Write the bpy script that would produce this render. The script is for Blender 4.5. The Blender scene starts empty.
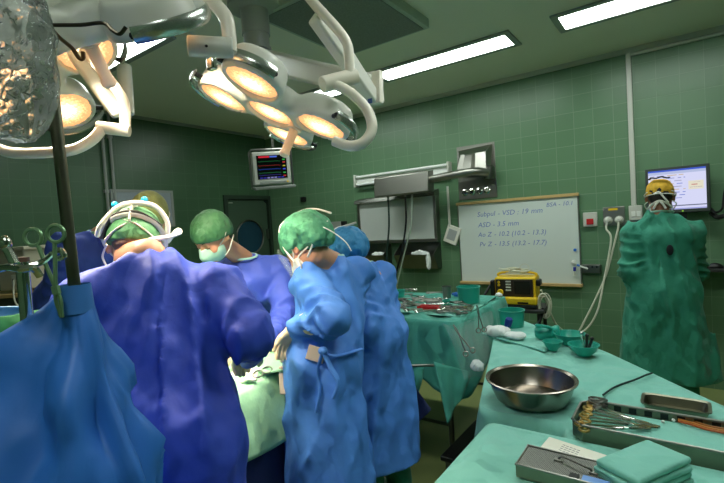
import bpy, math, random
import numpy as np
from mathutils import Vector, Matrix
random.seed(7)
S = bpy.context.scene
COL = S.collection
PI = math.pi

# ------------------------------------------------------------------ camera, world, exposure
F_PX = 446.98
PITCH, ROLL, YAW = 0.0380, -0.06231, 0.62625
CAM = np.array([0.0, 0.0, 1.58])
cF = np.array([-math.sin(YAW)*math.cos(PITCH), math.cos(YAW)*math.cos(PITCH), -math.sin(PITCH)])
_r = np.array([math.cos(YAW), math.sin(YAW), 0.0]); _u = np.cross(_r, cF)
cR = _r*math.cos(ROLL) + _u*math.sin(ROLL)
cU = -_r*math.sin(ROLL) + _u*math.cos(ROLL)
cam_data = bpy.data.cameras.new('camera'); cam = bpy.data.objects.new('camera', cam_data); COL.objects.link(cam)
cam_data.sensor_width = 36; cam_data.lens = 36*F_PX/724; cam_data.clip_start = 0.02
M = Matrix.Identity(4)
for i in range(3):
    M[i][0] = cR[i]; M[i][1] = cU[i]; M[i][2] = -cF[i]; M[i][3] = CAM[i]
cam.matrix_world = M
S.camera = cam
w = bpy.data.worlds.new('world'); S.world = w; w.use_nodes = True
w.node_tree.nodes['Background'].inputs[0].default_value = (0.02, 0.025, 0.02, 1)
w.node_tree.nodes['Background'].inputs[1].default_value = 0.3
S.view_settings.view_transform = 'Standard'; S.view_settings.look = 'None'
S.view_settings.gamma = 1; S.view_settings.use_curve_mapping = False
S.view_settings.exposure = 0.0
PANEL = 17.0          # ceiling light panels, radiance
OPLAMP = 7.0          # operating lamp reflectors, radiance
OPBEAM = 55.0         # operating lamp beams, watts

YB, XA, ZC = 4.737, -5.121, 3.0

def at(px, py, d):
    "world point d metres in front of the lens, along the sight line of a photo pixel"
    return CAM + d*(cF + cR*(px-362)/F_PX - cU*(py-241.5)/F_PX)
def atz(px, py, z):
    r = cF + cR*(px-362)/F_PX - cU*(py-241.5)/F_PX
    return CAM + r*((z-1.58)/r[2])
def aty(px, py, y):
    r = cF + cR*(px-362)/F_PX - cU*(py-241.5)/F_PX
    return CAM + r*(y/r[1])
def V(*a): return np.array(a, float)
def nrm(v): v = np.asarray(v, float); return v/np.linalg.norm(v)

# ------------------------------------------------------------------ materials
def lin(c):
    return tuple(((x/255)/12.92 if x/255 <= .04045 else ((x/255+.055)/1.055)**2.4) for x in c)
def mat(name, rgb, rough=.5, metal=0., var=.08, vscale=12., bump=0., bscale=30., spec=.5, trans=0., alpha=1., crease=0., cscale=5., ior=1.45, sheen=0., subs=0., aniso=None):
    m = bpy.data.materials.new(name); m.use_nodes = True
    nt = m.node_tree; N = nt.nodes; L = nt.links
    b = N['Principled BSDF']; c = lin(rgb)
    b.inputs['Roughness'].default_value = rough; b.inputs['Metallic'].default_value = metal
    b.inputs['Specular IOR Level'].default_value = spec; b.inputs['IOR'].default_value = ior
    b.inputs['Transmission Weight'].default_value = trans; b.inputs['Alpha'].default_value = alpha
    b.inputs['Sheen Weight'].default_value = sheen
    if subs: b.inputs['Subsurface Weight'].default_value = subs; b.inputs['Subsurface Radius'].default_value = (.02, .008, .005)
    tc = N.new('ShaderNodeTexCoord')
    nz = N.new('ShaderNodeTexNoise'); nz.inputs['Scale'].default_value = vscale; nz.inputs['Detail'].default_value = 3
    L.new(tc.outputs['Object'], nz.inputs['Vector'])
    mx = N.new('ShaderNodeMix'); mx.data_type = 'RGBA'
    mx.inputs[6].default_value = tuple(x*(1-var) for x in c)+(1,); mx.inputs[7].default_value = tuple(min(1, x*(1+var)) for x in c)+(1,)
    L.new(nz.outputs['Fac'], mx.inputs[0]); L.new(mx.outputs[2], b.inputs['Base Color'])
    last = None
    if crease:   # crumpled cloth: small flat facets, each turned a little its own way
        vz = N.new('ShaderNodeTexNoise'); vz.inputs['Scale'].default_value = cscale*.8; vz.inputs['Detail'].default_value = 2
        L.new(tc.outputs['Object'], vz.inputs['Vector'])
        mp = N.new('ShaderNodeVectorMath'); mp.operation = 'MULTIPLY_ADD'; mp.inputs[1].default_value = (1.1/cscale,)*3
        st = N.new('ShaderNodeVectorMath'); st.operation = 'MULTIPLY'; st.inputs[1].default_value = (1, 1, .62)
        L.new(tc.outputs['Object'], st.inputs[0])
        L.new(vz.outputs['Color'], mp.inputs[0]); L.new(st.outputs[0], mp.inputs[2])
        gn = N.new('ShaderNodeNewGeometry'); prev = gn.outputs['Normal']
        for sc_, k in ((cscale*1.3, crease*.50), (cscale*3.2, crease*.40)):
            vo = N.new('ShaderNodeTexVoronoi'); vo.feature = 'SMOOTH_F1'; vo.inputs['Smoothness'].default_value = .25; vo.inputs['Scale'].default_value = sc_
            L.new(mp.outputs[0], vo.inputs['Vector'])
            sb = N.new('ShaderNodeVectorMath'); sb.operation = 'SUBTRACT'; sb.inputs[1].default_value = (.5, .5, .5); L.new(vo.outputs['Color'], sb.inputs[0])
            ma = N.new('ShaderNodeVectorMath'); ma.operation = 'MULTIPLY_ADD'; ma.inputs[1].default_value = (k,)*3; L.new(sb.outputs[0], ma.inputs[0]); L.new(prev, ma.inputs[2]); prev = ma.outputs[0]
        nr = N.new('ShaderNodeVectorMath'); nr.operation = 'NORMALIZE'; L.new(prev, nr.inputs[0]); last = nr
    if bump:
        n2 = N.new('ShaderNodeTexNoise'); n2.inputs['Scale'].default_value = bscale; n2.inputs['Detail'].default_value = 4
        L.new(tc.outputs['Object'], n2.inputs['Vector'])
        b2 = N.new('ShaderNodeBump'); b2.inputs['Strength'].default_value = bump; b2.inputs['Distance'].default_value = .01
        L.new(n2.outputs['Fac'], b2.inputs['Height'])
        if last: L.new(last.outputs[0], b2.inputs['Normal'])
        last = b2
    if last: L.new(last.outputs[0], b.inputs['Normal'])
    return m
def emis(name, rgb, strength, pattern=False):
    m = bpy.data.materials.new(name); m.use_nodes = True
    nt = m.node_tree; N = nt.nodes; L = nt.links
    N.remove(N['Principled BSDF']); e = N.new('ShaderNodeEmission'); c = lin(rgb)
    e.inputs[0].default_value = c+(1,); e.inputs[1].default_value = strength
    L.new(e.outputs[0], N['Material Output'].inputs[0])
    return m
def tilemat(name, axis, rgb1, rgb2, mortar):
    m = bpy.data.materials.new(name); m.use_nodes = True
    nt = m.node_tree; N = nt.nodes; L = nt.links; b = N['Principled BSDF']
    g = N.new('ShaderNodeNewGeometry'); sp = N.new('ShaderNodeSeparateXYZ'); cb = N.new('ShaderNodeCombineXYZ')
    L.new(g.outputs['Position'], sp.inputs[0]); L.new(sp.outputs[axis], cb.inputs[0]); L.new(sp.outputs[2], cb.inputs[1])
    br = N.new('ShaderNodeTexBrick'); br.offset = 0.0; br.squash = 1.0
    br.inputs['Scale'].default_value = 1; br.inputs['Brick Width'].default_value = .167; br.inputs['Row Height'].default_value = .158
    br.inputs['Mortar Size'].default_value = .0024; br.inputs['Mortar Smooth'].default_value = .3; br.inputs['Bias'].default_value = 0
    br.inputs['Color1'].default_value = lin(rgb1)+(1,); br.inputs['Color2'].default_value = lin(rgb2)+(1,); br.inputs['Mortar'].default_value = lin(mortar)+(1,)
    L.new(cb.outputs[0], br.inputs['Vector']); L.new(br.outputs['Color'], b.inputs['Base Color'])
    inv = N.new('ShaderNodeMath'); inv.operation = 'SUBTRACT'; inv.inputs[0].default_value = 1; L.new(br.outputs['Fac'], inv.inputs[1])
    nz = N.new('ShaderNodeTexNoise'); nz.inputs['Scale'].default_value = 5; L.new(cb.outputs[0], nz.inputs['Vector'])
    ad = N.new('ShaderNodeMath'); ad.operation = 'MULTIPLY_ADD'; ad.inputs[1].default_value = .25; L.new(nz.outputs['Fac'], ad.inputs[0]); L.new(inv.outputs[0], ad.inputs[2])
    bp = N.new('ShaderNodeBump'); bp.inputs['Strength'].default_value = .35; bp.inputs['Distance'].default_value = .004
    L.new(ad.outputs[0], bp.inputs['Height']); L.new(bp.outputs[0], b.inputs['Normal'])
    b.inputs['Roughness'].default_value = .34
    return m
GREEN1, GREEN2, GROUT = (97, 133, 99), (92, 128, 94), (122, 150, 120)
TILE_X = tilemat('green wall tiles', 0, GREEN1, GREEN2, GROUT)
TILE_Y_SHADED = tilemat('shaded green wall tiles', 1, (64, 98, 68), (60, 94, 64), (78, 108, 78))  # same tiles, colour darkened to stand for the weaker light on these walls
CEIL = mat('painted ceiling', (232, 232, 212), .7, var=.03, vscale=2)
FLOOR = mat('olive vinyl floor', (128, 138, 84), .35, var=.1, vscale=3)
WHITE = mat('white plastic', (225, 228, 220), .4, var=.02)
OFFW = mat('cream enamel', (196, 198, 186), .3, var=.02)
GREYM = mat('grey enamel', (150, 155, 148), .3, var=.03)
CREAMY = mat('lamp tube enamel', (225, 218, 200), .3, var=.02)
DKGREY = mat('dark grey plastic', (45, 48, 46), .45, var=.05)
BLACK = mat('black plastic', (16, 16, 17), .4, var=.1)
STEEL = mat('brushed steel', (150, 150, 142), .36, 1., var=.06, vscale=6, bump=.03, bscale=60)
DSTEEL = mat('dull dark steel', (120, 122, 116), .35, 1., var=.12, vscale=9, bump=.05, bscale=40)
CHROME = mat('chrome', (215, 215, 210), .1, 1., var=.02)
GOLD = mat('gold plating', (190, 158, 92), .3, 1., var=.05)
WOOD = mat('pale wood rail', (190, 160, 105), .5, var=.15, vscale=20)
DOORG = mat('dark green door paint', (62, 84, 66), .4, var=.05)
NAVY = mat('navy nonwoven gown', (66, 90, 192), .62, var=.05, vscale=4, crease=.55, cscale=5.5, bump=.1, bscale=55)
BLUE = mat('blue nonwoven gown', (76, 134, 216), .6, var=.05, vscale=4, crease=.62, cscale=6, bump=.1, bscale=50)
DRAPEB = mat('bright blue drape', (44, 108, 190), .5, var=.05, vscale=4, crease=.35, cscale=5, bump=.06, bscale=40)
NAVYD = mat('dark navy drape', (30, 44, 88), .7, var=.08, vscale=5, crease=.4, cscale=6)
TEAL = mat('teal cotton drape', (70, 158, 140), .8, var=.07, vscale=6, crease=.75, cscale=5, bump=.12, bscale=120, sheen=.1)
MINT = mat('mint cotton drape', (126, 194, 178), .8, var=.05, vscale=6, crease=.9, cscale=6, bump=.12, bscale=120, sheen=.1)
SCRUB = mat('teal cotton gown', (48, 138, 112), .8, var=.06, vscale=5, crease=.9, cscale=9, bump=.12, bscale=90, sheen=.1)
FIELD = mat('pale green field drape', (150, 205, 165), .75, var=.05, vscale=5, crease=.5, cscale=9, bump=.1, bscale=80)
TUB = mat('teal plastic', (40, 160, 140), .3, var=.04, spec=.5)
CAPG = mat('green cap fabric', (70, 124, 82), .6, var=.15, vscale=24, crease=.9, cscale=26, bump=.2, bscale=60)
CAPM = mat('mint bouffant cap', (78, 150, 112), .7, var=.45, vscale=26, crease=.9, cscale=20, bump=.3, bscale=70)
CAPY = mat('olive green cap fabric', (140, 148, 90), .75, var=.2, vscale=25, crease=.6, cscale=20, bump=.2, bscale=60)
CAPB = mat('blue bouffant cap', (42, 124, 176), .6, var=.2, vscale=25, crease=.9, cscale=22, bump=.3, bscale=70)
SKIN = mat('skin', (206, 150, 118), .5, var=.06, vscale=18, bump=.05, bscale=90, subs=.1)
SKIND = mat('tan skin', (150, 98, 68), .5, var=.06, vscale=18, bump=.05, bscale=90, subs=.1)
HAIR = mat('dark hair', (28, 22, 18), .5, var=.3, vscale=60, bump=.4, bscale=120)
MASKM = mat('mask fabric', (170, 215, 195), .75, var=.04, vscale=20, bump=.1, bscale=60)
STRAPM = mat('white strap', (232, 228, 215), .6, var=.03)
GLOVE = mat('cream latex glove', (232, 214, 172), .4, var=.04, vscale=15, bump=.15, bscale=40, subs=.05)
YELLOW = mat('yellow plastic', (226, 190, 30), .4, var=.04)
RED = mat('red plastic', (190, 35, 35), .4, var=.05)
BLUEP = mat('blue plastic', (40, 110, 200), .4, var=.05)
PAPER = mat('white paper', (225, 224, 210), .8, var=.03)
GAUZE = mat('white gauze', (222, 228, 224), .9, var=.05, vscale=30, crease=.8, cscale=20)
CABLEW = mat('cream cable', (200, 202, 180), .45, var=.03)
CLEAR = mat('clear plastic film', (225, 240, 235), .10, var=.02, alpha=.07, bump=.8, bscale=25)
CARDC = mat('beige card', (205, 188, 165), .7, var=.03)
BOARD = mat('whiteboard enamel', (206, 216, 208), .3, var=.02, vscale=3)
OPAL = mat('opal acrylic', (200, 206, 200), .35, var=.02)
INK = mat('blue marker ink', (104, 128, 186), .6, var=.2)
DARKINK = mat('grey print', (120, 120, 125), .7)
EMP = emis('fluorescent diffuser', (246, 255, 250), PANEL)

# ------------------------------------------------------------------ object helpers
def link(o): COL.objects.link(o); return o
def tag(o, label=None, cat=None, group=None, kind=None):
    if label: o['label'] = label
    if cat: o['category'] = cat
    if group: o['group'] = group
    if kind: o['kind'] = kind
    return o
def empty(name, loc, label=None, cat=None, group=None):
    o = bpy.data.objects.new(name, None); o.location = tuple(loc); o.empty_display_size = .05
    link(o); return tag(o, label, cat, group)
def mesh_obj(name, verts, faces, m, parent=None, smooth=True, sharp=35, label=None):
    me = bpy.data.meshes.new(name)
    me.from_pydata([tuple(map(float, v)) for v in verts], [], [tuple(int(i) for i in f) for f in faces])
    me.validate(); me.update()
    if smooth:
        me.polygons.foreach_set('use_smooth', [True]*len(me.polygons))
        if sharp: me.set_sharp_from_angle(angle=math.radians(sharp))
    for mm in (m if isinstance(m, (list, tuple)) else [m]): me.materials.append(mm)
    o = bpy.data.objects.new(name, me); link(o)
    if parent: attach(o, parent)
    if label: o['label'] = label
    return o
def world_of(o):
    W = Matrix.Translation(o.location) @ o.rotation_euler.to_matrix().to_4x4()
    return world_of(o.parent) @ o.matrix_parent_inverse @ W if o.parent else W
def attach(o, parent):
    "geometry is written in world metres: keep it there under its parent"
    o.parent = parent; o.matrix_parent_inverse = world_of(parent).inverted()

class MB:
    def __init__(s): s.v = []; s.f = []
    def add(s, vs, fs):
        n = len(s.v); s.v += [tuple(map(float, p)) for p in vs]; s.f += [tuple(i+n for i in f) for f in fs]; return s
    def box(s, c, size, R=None):
        c = np.array(c, float); h = np.array(size, float)/2; P = []
        for dz in (-1, 1):
            for dx, dy in ((-1, -1), (1, -1), (1, 1), (-1, 1)):
                q = h*np.array([dx, dy, dz]); P.append(c+(R @ q if R is not None else q))
        return s.add(P, [(3, 2, 1, 0), (4, 5, 6, 7), (0, 1, 5, 4), (1, 2, 6, 5), (2, 3, 7, 6), (3, 0, 4, 7)])
    def bx(s, x0, x1, y0, y1, z0, z1): return s.box(((x0+x1)/2, (y0+y1)/2, (z0+z1)/2), (x1-x0, y1-y0, z1-z0))
    def tube(s, path, r, n=8, flat=1., cap=True, closed=False, up=None):
        P = [np.array(p, float) for p in path]; k = len(P)
        rr = r if hasattr(r, '__len__') else [r]*k
        T = []
        for i in range(k):
            a = P[(i-1) % k] if (closed or i > 0) else P[i]; b = P[(i+1) % k] if (closed or i < k-1) else P[i]
            t = b-a; T.append(t/(np.linalg.norm(t)+1e-9))
        ref = np.array(up, float) if up is not None else (np.array([0, 0, 1.]) if abs(T[0][2]) < .9 else np.array([1., 0, 0]))
        vs = []; x = np.cross(ref, T[0]); x = x/(np.linalg.norm(x)+1e-9)
        for i in range(k):
            if up is not None: x = np.cross(ref, T[i])
            else: x = x-T[i]*np.dot(x, T[i])
            x = x/(np.linalg.norm(x)+1e-9); y = np.cross(T[i], x)
            for j in range(n):
                a = 2*PI*j/n; vs.append(P[i]+rr[i]*(x*math.cos(a)+y*math.sin(a)*flat))
        fs = []
        for i in range(k if closed else k-1):
            for j in range(n):
                a = i*n+j; b = i*n+(j+1) % n; c = ((i+1) % k)*n+(j+1) % n; d = ((i+1) % k)*n+j
                fs.append((a, b, c, d))
        if cap and not closed:
            fs.append(tuple(range(n-1, -1, -1))); fs.append(tuple((k-1)*n+j for j in range(n)))
        return s.add(vs, fs)
    def cyl(s, a, b, r, r2=None, n=20): return s.tube([a, b], [r, r if r2 is None else r2], n)
    def lathe(s, prof, c, axis=(0, 0, 1), n=32, xa=None):
        ax = nrm(axis); x = np.cross(ax, [0, 0, 1.]) if abs(ax[2]) < .95 else np.cross(ax, [0, 1., 0])
        x = nrm(x); y = np.cross(ax, x); c = np.array(c, float); vs = []; fs = []; k = len(prof)
        for (r, h) in prof:
            for j in range(n):
                a = 2*PI*j/n; vs.append(c+ax*h+r*(x*math.cos(a)+y*math.sin(a)))
        for i in range(k-1):
            for j in range(n): fs.append((i*n+j, i*n+(j+1) % n, (i+1)*n+(j+1) % n, (i+1)*n+j))
        if prof[0][0] > 1e-5: fs.append(tuple(range(n-1, -1, -1)))
        if prof[-1][0] > 1e-5: fs.append(tuple((k-1)*n+j for j in range(n)))
        return s.add(vs, fs)
    def prism(s, poly, z0, z1):
        n = len(poly)
        vs = [(x, y, z0) for x, y in poly]+[(x, y, z1) for x, y in poly]
        return s.add(vs, [tuple(range(n-1, -1, -1)), tuple(range(n, 2*n))]+[(i, (i+1) % n, n+(i+1) % n, n+i) for i in range(n)])
    def torus(s, c, R, r, axis=(0, 0, 1), n=24, m=8, ex=1.):
        ax = nrm(axis); x = np.cross(ax, [0, 0, 1.]) if abs(ax[2]) < .95 else np.cross(ax, [0, 1., 0]); x = nrm(x); y = np.cross(ax, x)
        return s.tube([np.array(c)+R*(ex*x*math.cos(2*PI*i/n)+y*math.sin(2*PI*i/n)) for i in range(n)], r, m, closed=True)
    def sphere(s, c, r, n=16, m=10, R=None):
        r = np.array(r if hasattr(r, '__len__') else [r]*3, float); c = np.array(c, float); vs = []; fs = []
        for i in range(m+1):
            t = PI*i/m
            for j in range(n):
                p = r*np.array([math.sin(t)*math.cos(2*PI*j/n), math.sin(t)*math.sin(2*PI*j/n), math.cos(t)])
                vs.append(c+(R @ p if R is not None else p))
        for i in range(m):
            for j in range(n): fs.append((i*n+j, (i+1)*n+j, (i+1)*n+(j+1) % n, i*n+(j+1) % n))
        return s.add(vs, fs)
    def build(s, name, m, parent=None, bev=0, seg=2, sharp=35, label=None):
        o = mesh_obj(name, s.v, s.f, m, parent, True, sharp, label)
        if bev:
            b = o.modifiers.new('Bevel', 'BEVEL'); b.width = bev; b.segments = seg; b.limit_method = 'ANGLE'
        return o
def spline(pts, n=8):
    P = [np.array(p, float) for p in pts]; out = []
    for i in range(len(P)-1):
        p0 = P[max(i-1, 0)]; p1 = P[i]; p2 = P[i+1]; p3 = P[min(i+2, len(P)-1)]
        for k in range(n):
            t = k/n
            out.append(.5*((2*p1)+(-p0+p2)*t+(2*p0-5*p1+4*p2-p3)*t*t+(-p0+3*p1-3*p2+p3)*t**3))
    out.append(P[-1]); return out
def rotz(a): c, s = math.cos(a), math.sin(a); return np.array([[c, -s, 0], [s, c, 0], [0, 0, 1.]])
def rotx(a): c, s = math.cos(a), math.sin(a); return np.array([[1, 0, 0], [0, c, -s], [0, s, c.real]])
def roty(a): c, s = math.cos(a), math.sin(a); return np.array([[c, 0, s], [0, 1, 0], [-s, 0, c]])
def struct(o): o['kind'] = 'structure'; return o
def text_mesh(name, s, m, parent, origin, xdir, zdir, size, thick=.0008, shear=.2, label=None):
    cu = bpy.data.curves.new('txt', 'FONT'); cu.body = s; cu.size = size; cu.shear = shear; cu.extrude = thick/2; cu.resolution_u = 2
    t = bpy.data.objects.new('txt', cu); link(t)
    dg = bpy.context.evaluated_depsgraph_get(); me = bpy.data.meshes.new_from_object(t.evaluated_get(dg))
    bpy.data.objects.remove(t)
    x = nrm(xdir); z = nrm(zdir); yv = np.cross(x, z); o3 = np.array(origin)
    vs = [o3+x*v.co.x+z*v.co.y+yv*v.co.z for v in me.vertices]; fs = [tuple(p.vertices) for p in me.polygons]
    bpy.data.meshes.remove(me)
    return mesh_obj(name, vs, fs, m, parent, False, label=label)

# ------------------------------------------------------------------ smooth solids (distance fields turned into meshes)
def vnoise(P, seed=0):
    P = np.asarray(P, float); I = np.floor(P).astype(np.int64); f = P-I; f = f*f*(3-2*f); r = np.zeros(len(P))
    for dx in (0, 1):
        for dy in (0, 1):
            for dz in (0, 1):
                h = ((I[:, 0]+dx)*374761393+(I[:, 1]+dy)*668265263+(I[:, 2]+dz)*2147483647+seed*974711) & 0xffffffff
                h = ((h ^ (h >> 13))*1274126177) & 0xffffffff; h = (h ^ (h >> 16)) & 0xffff
                wgt = (f[:, 0] if dx else 1-f[:, 0])*(f[:, 1] if dy else 1-f[:, 1])*(f[:, 2] if dz else 1-f[:, 2])
                r += wgt*h/65535.
    return r
def ridged(P, seed=0): return 1-np.abs(2*vnoise(P, seed)-1)
def smin(a, b, k):
    h = np.maximum(k-np.abs(a-b), 0)/k; return np.minimum(a, b)-h*h*k*.25
def smax(a, b, k): return -smin(-a, -b, k)
def rcone(P, a, b, r1, r2):
    a = np.asarray(a, float); b = np.asarray(b, float); ba = b-a; l2 = ba @ ba + 1e-12
    t = np.clip(((P-a) @ ba)/l2, 0, 1)
    return np.linalg.norm(P-a-t[:, None]*ba, axis=1)-(r1+(r2-r1)*t)
def ellip(P, c, r, B=None):
    q = P-np.asarray(c, float)
    if B is not None: q = q @ B
    r = np.asarray(r, float); k0 = np.linalg.norm(q/r, axis=1); k1 = np.linalg.norm(q/(r*r), axis=1)
    return np.where(k1 > 1e-9, k0*(k0-1)/np.maximum(k1, 1e-9), -r.min())
def rbox(P, c, half, rad, B=None):
    q = P-np.asarray(c, float)
    if B is not None: q = q @ B
    q = np.abs(q)-np.asarray(half, float)+rad
    return np.linalg.norm(np.maximum(q, 0), axis=1)+np.minimum(q.max(axis=1), 0)-rad
def sdf_mesh(fn, lo, hi, h):
    K = 4; lo = np.asarray(lo, float); n = np.ceil((np.asarray(hi)-lo)/(h*K)).astype(int)+1
    idx = np.stack(np.meshgrid(*[np.arange(a) for a in n], indexing='ij'), -1).reshape(-1, 3)
    cen = lo+(idx*K+(K-1)/2)*h; dc = fn(cen)
    act = np.abs(dc) < h*K*1.5
    D = np.repeat(np.repeat(np.repeat(dc.reshape(n), K, 0), K, 1), K, 2)
    off = np.stack(np.meshgrid(*[np.arange(K)]*3, indexing='ij'), -1).reshape(-1, 3)
    fi = (idx[act][:, None, :]*K+off[None]).reshape(-1, 3)
    D[fi[:, 0], fi[:, 1], fi[:, 2]] = fn(lo+fi*h)
    ins = D < 0; nx, ny, nz = D.shape
    cnt = np.zeros((nx-1, ny-1, nz-1), np.int8)
    for dx in (0, 1):
        for dy in (0, 1):
            for dz in (0, 1): cnt += ins[dx:nx-1+dx, dy:ny-1+dy, dz:nz-1+dz]
    ci = np.argwhere((cnt > 0) & (cnt < 8)); vid = -np.ones(cnt.shape, np.int64); vid[tuple(ci.T)] = np.arange(len(ci))
    acc = np.zeros((len(ci), 3)); num = np.zeros(len(ci))
    cor = [(a, b, c) for a in (0, 1) for b in (0, 1) for c in (0, 1)]
    for p in cor:
        for ax in range(3):
            if p[ax]: continue
            q = list(p); q[ax] = 1
            d0 = D[ci[:, 0]+p[0], ci[:, 1]+p[1], ci[:, 2]+p[2]]; d1 = D[ci[:, 0]+q[0], ci[:, 1]+q[1], ci[:, 2]+q[2]]
            x = (d0 < 0) != (d1 < 0); t = np.where(x, d0/np.where(x, d0-d1, 1), 0)
            pos = np.tile(np.array(p, float), (len(ci), 1)); pos[:, ax] = t
            acc += pos*x[:, None]; num += x
    vs = lo+(ci+acc/num[:, None])*h; faces = []
    for ax in range(3):
        b, c = [(1, 2), (2, 0), (0, 1)][ax]
        sl0 = [slice(None)]*3; sl1 = [slice(None)]*3; sl0[ax] = slice(0, -1); sl1[ax] = slice(1, None)
        e = np.argwhere(ins[tuple(sl0)] != ins[tuple(sl1)])
        e = e[(e[:, b] > 0) & (e[:, c] > 0) & (e[:, b] < D.shape[b]-1) & (e[:, c] < D.shape[c]-1)]
        fl = ins[e[:, 0], e[:, 1], e[:, 2]]; q = []
        for db, dcc in ((1, 1), (0, 1), (0, 0), (1, 0)):
            g = e.copy(); g[:, b] -= db; g[:, c] -= dcc; q.append(vid[g[:, 0], g[:, 1], g[:, 2]])
        q = np.stack(q, 1); q = np.where(fl[:, None], q, q[:, ::-1]); faces.append(q)
    faces = np.concatenate(faces); faces = faces[(faces >= 0).all(1)]
    return vs, faces
def vnormals(vs, fs):
    a, b, c, d = (vs[fs[:, i]] for i in range(4)); nn = np.cross(c-a, d-b); out = np.zeros_like(vs)
    for i in range(4): np.add.at(out, fs[:, i], nn)
    return out/(np.linalg.norm(out, axis=1)[:, None]+1e-12)
def sdf_obj(name, fn, lo, hi, h, m, parent=None, disp=None, label=None, mats=None):
    vs, fs = sdf_mesh(fn, lo, hi, h)
    if disp is not None: vs = vs+vnormals(vs, fs)*disp(vs)[:, None]
    o = mesh_obj(name, vs, fs, m, parent, True, 0, label)
    return o

def creases(P, seed, n=6, fr=5., flat=1.0, warp=.06):
    "sum of straight sharp creases that fade in and out; flat < 1 keeps them running up and down"
    rg = np.random.default_rng(seed); out = np.zeros(len(P))
    Q = P+warp*np.stack([vnoise(P*3.5, seed+i) for i in range(3)], 1)
    for i in range(n):
        d = rg.normal(size=3); d[2] *= flat; d /= np.linalg.norm(d); f_ = fr*rg.uniform(.6, 1.7); ph = rg.uniform()
        x = Q @ d*f_+ph; tri = 1-2*np.abs(x-np.floor(x)-.5)          # 0..1 with sharp peaks
        amp = np.clip(vnoise(P*V(3, 3, 2.2)+7.3*i, seed+10+i)*2.2-.6, 0, 1)
        out += amp*(tri**1.5-.33)/f_*5.
    return out/math.sqrt(n)*1.6
# ------------------------------------------------------------------ room
XR, YF = 1.9, -1.7
struct(MB().bx(XA-.2, XR+.2, YF-.2, YB+.2, -.1, 0).build('floor', FLOOR))
struct(MB().bx(XA-.2, XR+.2, YF-.2, YB+.2, ZC, ZC+.1).build('ceiling', CEIL))
struct(MB().bx(XA-.2, XR+.2, YB, YB+.2, 0, ZC).build('wall_back', TILE_X))
wl = MB(); DY0, DY1, DZ1 = 3.93, 4.70, 2.06
wl.bx(XA-.2, XA, YF-.2, DY0, 0, ZC).bx(XA-.2, XA, DY0, DY1, DZ1, ZC).bx(XA-.2, XA, DY1, YB, 0, ZC)
struct(wl.build('wall_left', TILE_Y_SHADED))
struct(MB().bx(XR, XR+.2, YF-.2, YB, 0, ZC).build('wall_right', TILE_Y_SHADED))
struct(MB().bx(XA-.2, XR+.2, YF-.2, YF, 0, ZC).build('wall_front', TILE_X))
struct(MB().bx(XA, XR, YB-.018, YB, 2.955, ZC).build('trim_1', OFFW))
struct(MB().bx(XA, XA+.018, YF, YB-.02, 2.965, ZC).build('trim_2', GREYM))
# door with porthole
door = struct(empty('door_1', (XA, (DY0+DY1)/2, 0)))
yc, zc, rr = 4.33, 1.50, .245
n = 40; vs = []; fs = []
for x in (XA-.05, XA-.01):
    for i in range(n):
        a = 2*PI*i/n; vs.append((x, yc+rr*math.cos(a), zc+rr*math.sin(a)))
    for i in range(n):
        a = 2*PI*i/n; k = min((.36/abs(math.cos(a)) if abs(math.cos(a)) > 1e-6 else 9), ((DZ1-.03-zc) if math.sin(a) > 0 else zc)/max(abs(math.sin(a)), 1e-6))
        k2 = ((DY1-.02-yc) if math.cos(a) > 0 else (yc-DY0-.02))/max(abs(math.cos(a)), 1e-6)
        k = min(k2, ((DZ1-.02-zc) if math.sin(a) > 0 else zc-.005)/max(abs(math.sin(a)), 1e-6))
        vs.append((x, yc+k*math.cos(a), zc+k*math.sin(a)))
for i in range(n):
    j = (i+1) % n
    fs += [(2*n+i, 2*n+j, 3*n+j, 3*n+i), (i, n+i, n+j, j), (i, j, 2*n+j, 2*n+i), (n+i, 3*n+i, 3*n+j, n+j)]
mesh_obj('door_leaf', vs, fs, DOORG, door)
MB().torus((XA-.008, yc, zc), rr, .012, (1, 0, 0), 40).build('porthole_ring', DSTEEL, door)
MB().lathe([(rr, -.002), (rr, .002)], (XA-.03, yc, zc), (1, 0, 0), 40).build('porthole_glass', mat('blue porthole glass', (30, 62, 78), .08, var=.3, vscale=2), door)
fr = MB().bx(XA-.06, XA+.03, DY0-.04, DY0+.015, 0, DZ1+.04).bx(XA-.06, XA+.03, DY1-.01, YB-.002, 0, DZ1+.04).bx(XA-.06, XA+.03, DY0+.015, DY1-.01, DZ1-.015, DZ1+.04)
fr.build('door_frame', mat('door frame paint', (40, 56, 44), .4), door)
MB().bx(XA-.01, XA+.012, DY1-.06, DY1-.02, 1.45, 1.6).build('hinge', DSTEEL, door)
MB().bx(XA-.011, XA+.002, DY0+.05, DY0+.12, 1.99, 2.0).build('door_plate', OFFW, door)

# ceiling light panels
def ceiling_light(x0, x1, y0, y1, label):
    t = empty('ceiling_light', ((x0+x1)/2, (y0+y1)/2, ZC), label, 'ceiling light', 'recessed ceiling lights')
    f = MB(); b = .05
    f.bx(x0-b, x1+b, y0-b, y0, ZC-.018, ZC-.001).bx(x0-b, x1+b, y1, y1+b, ZC-.018, ZC-.001).bx(x0-b, x0, y0, y1, ZC-.018, ZC-.001).bx(x1, x1+b, y0, y1, ZC-.018, ZC-.001)
    f.build('frame', GREYM, t, .004)
    MB().bx(x0, x1, y0, y1, ZC-.012, ZC-.002).build('diffuser', EMP, t)
ceiling_light(-.70, .52, 3.56, 3.83, 'white glowing ceiling light panel above the standing person in the green gown')
ceiling_light(-2.33, -1.10, 3.58, 3.84, 'long white glowing ceiling light panel above the whiteboard')
ceiling_light(-3.96, -2.73, 3.58, 3.84, 'glowing ceiling light panel half hidden behind the lit operating lamp')
ceiling_light(-3.96, -2.95, 1.55, 1.86, 'glowing ceiling light panel seen between the grey lamp head and its arm')
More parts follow.
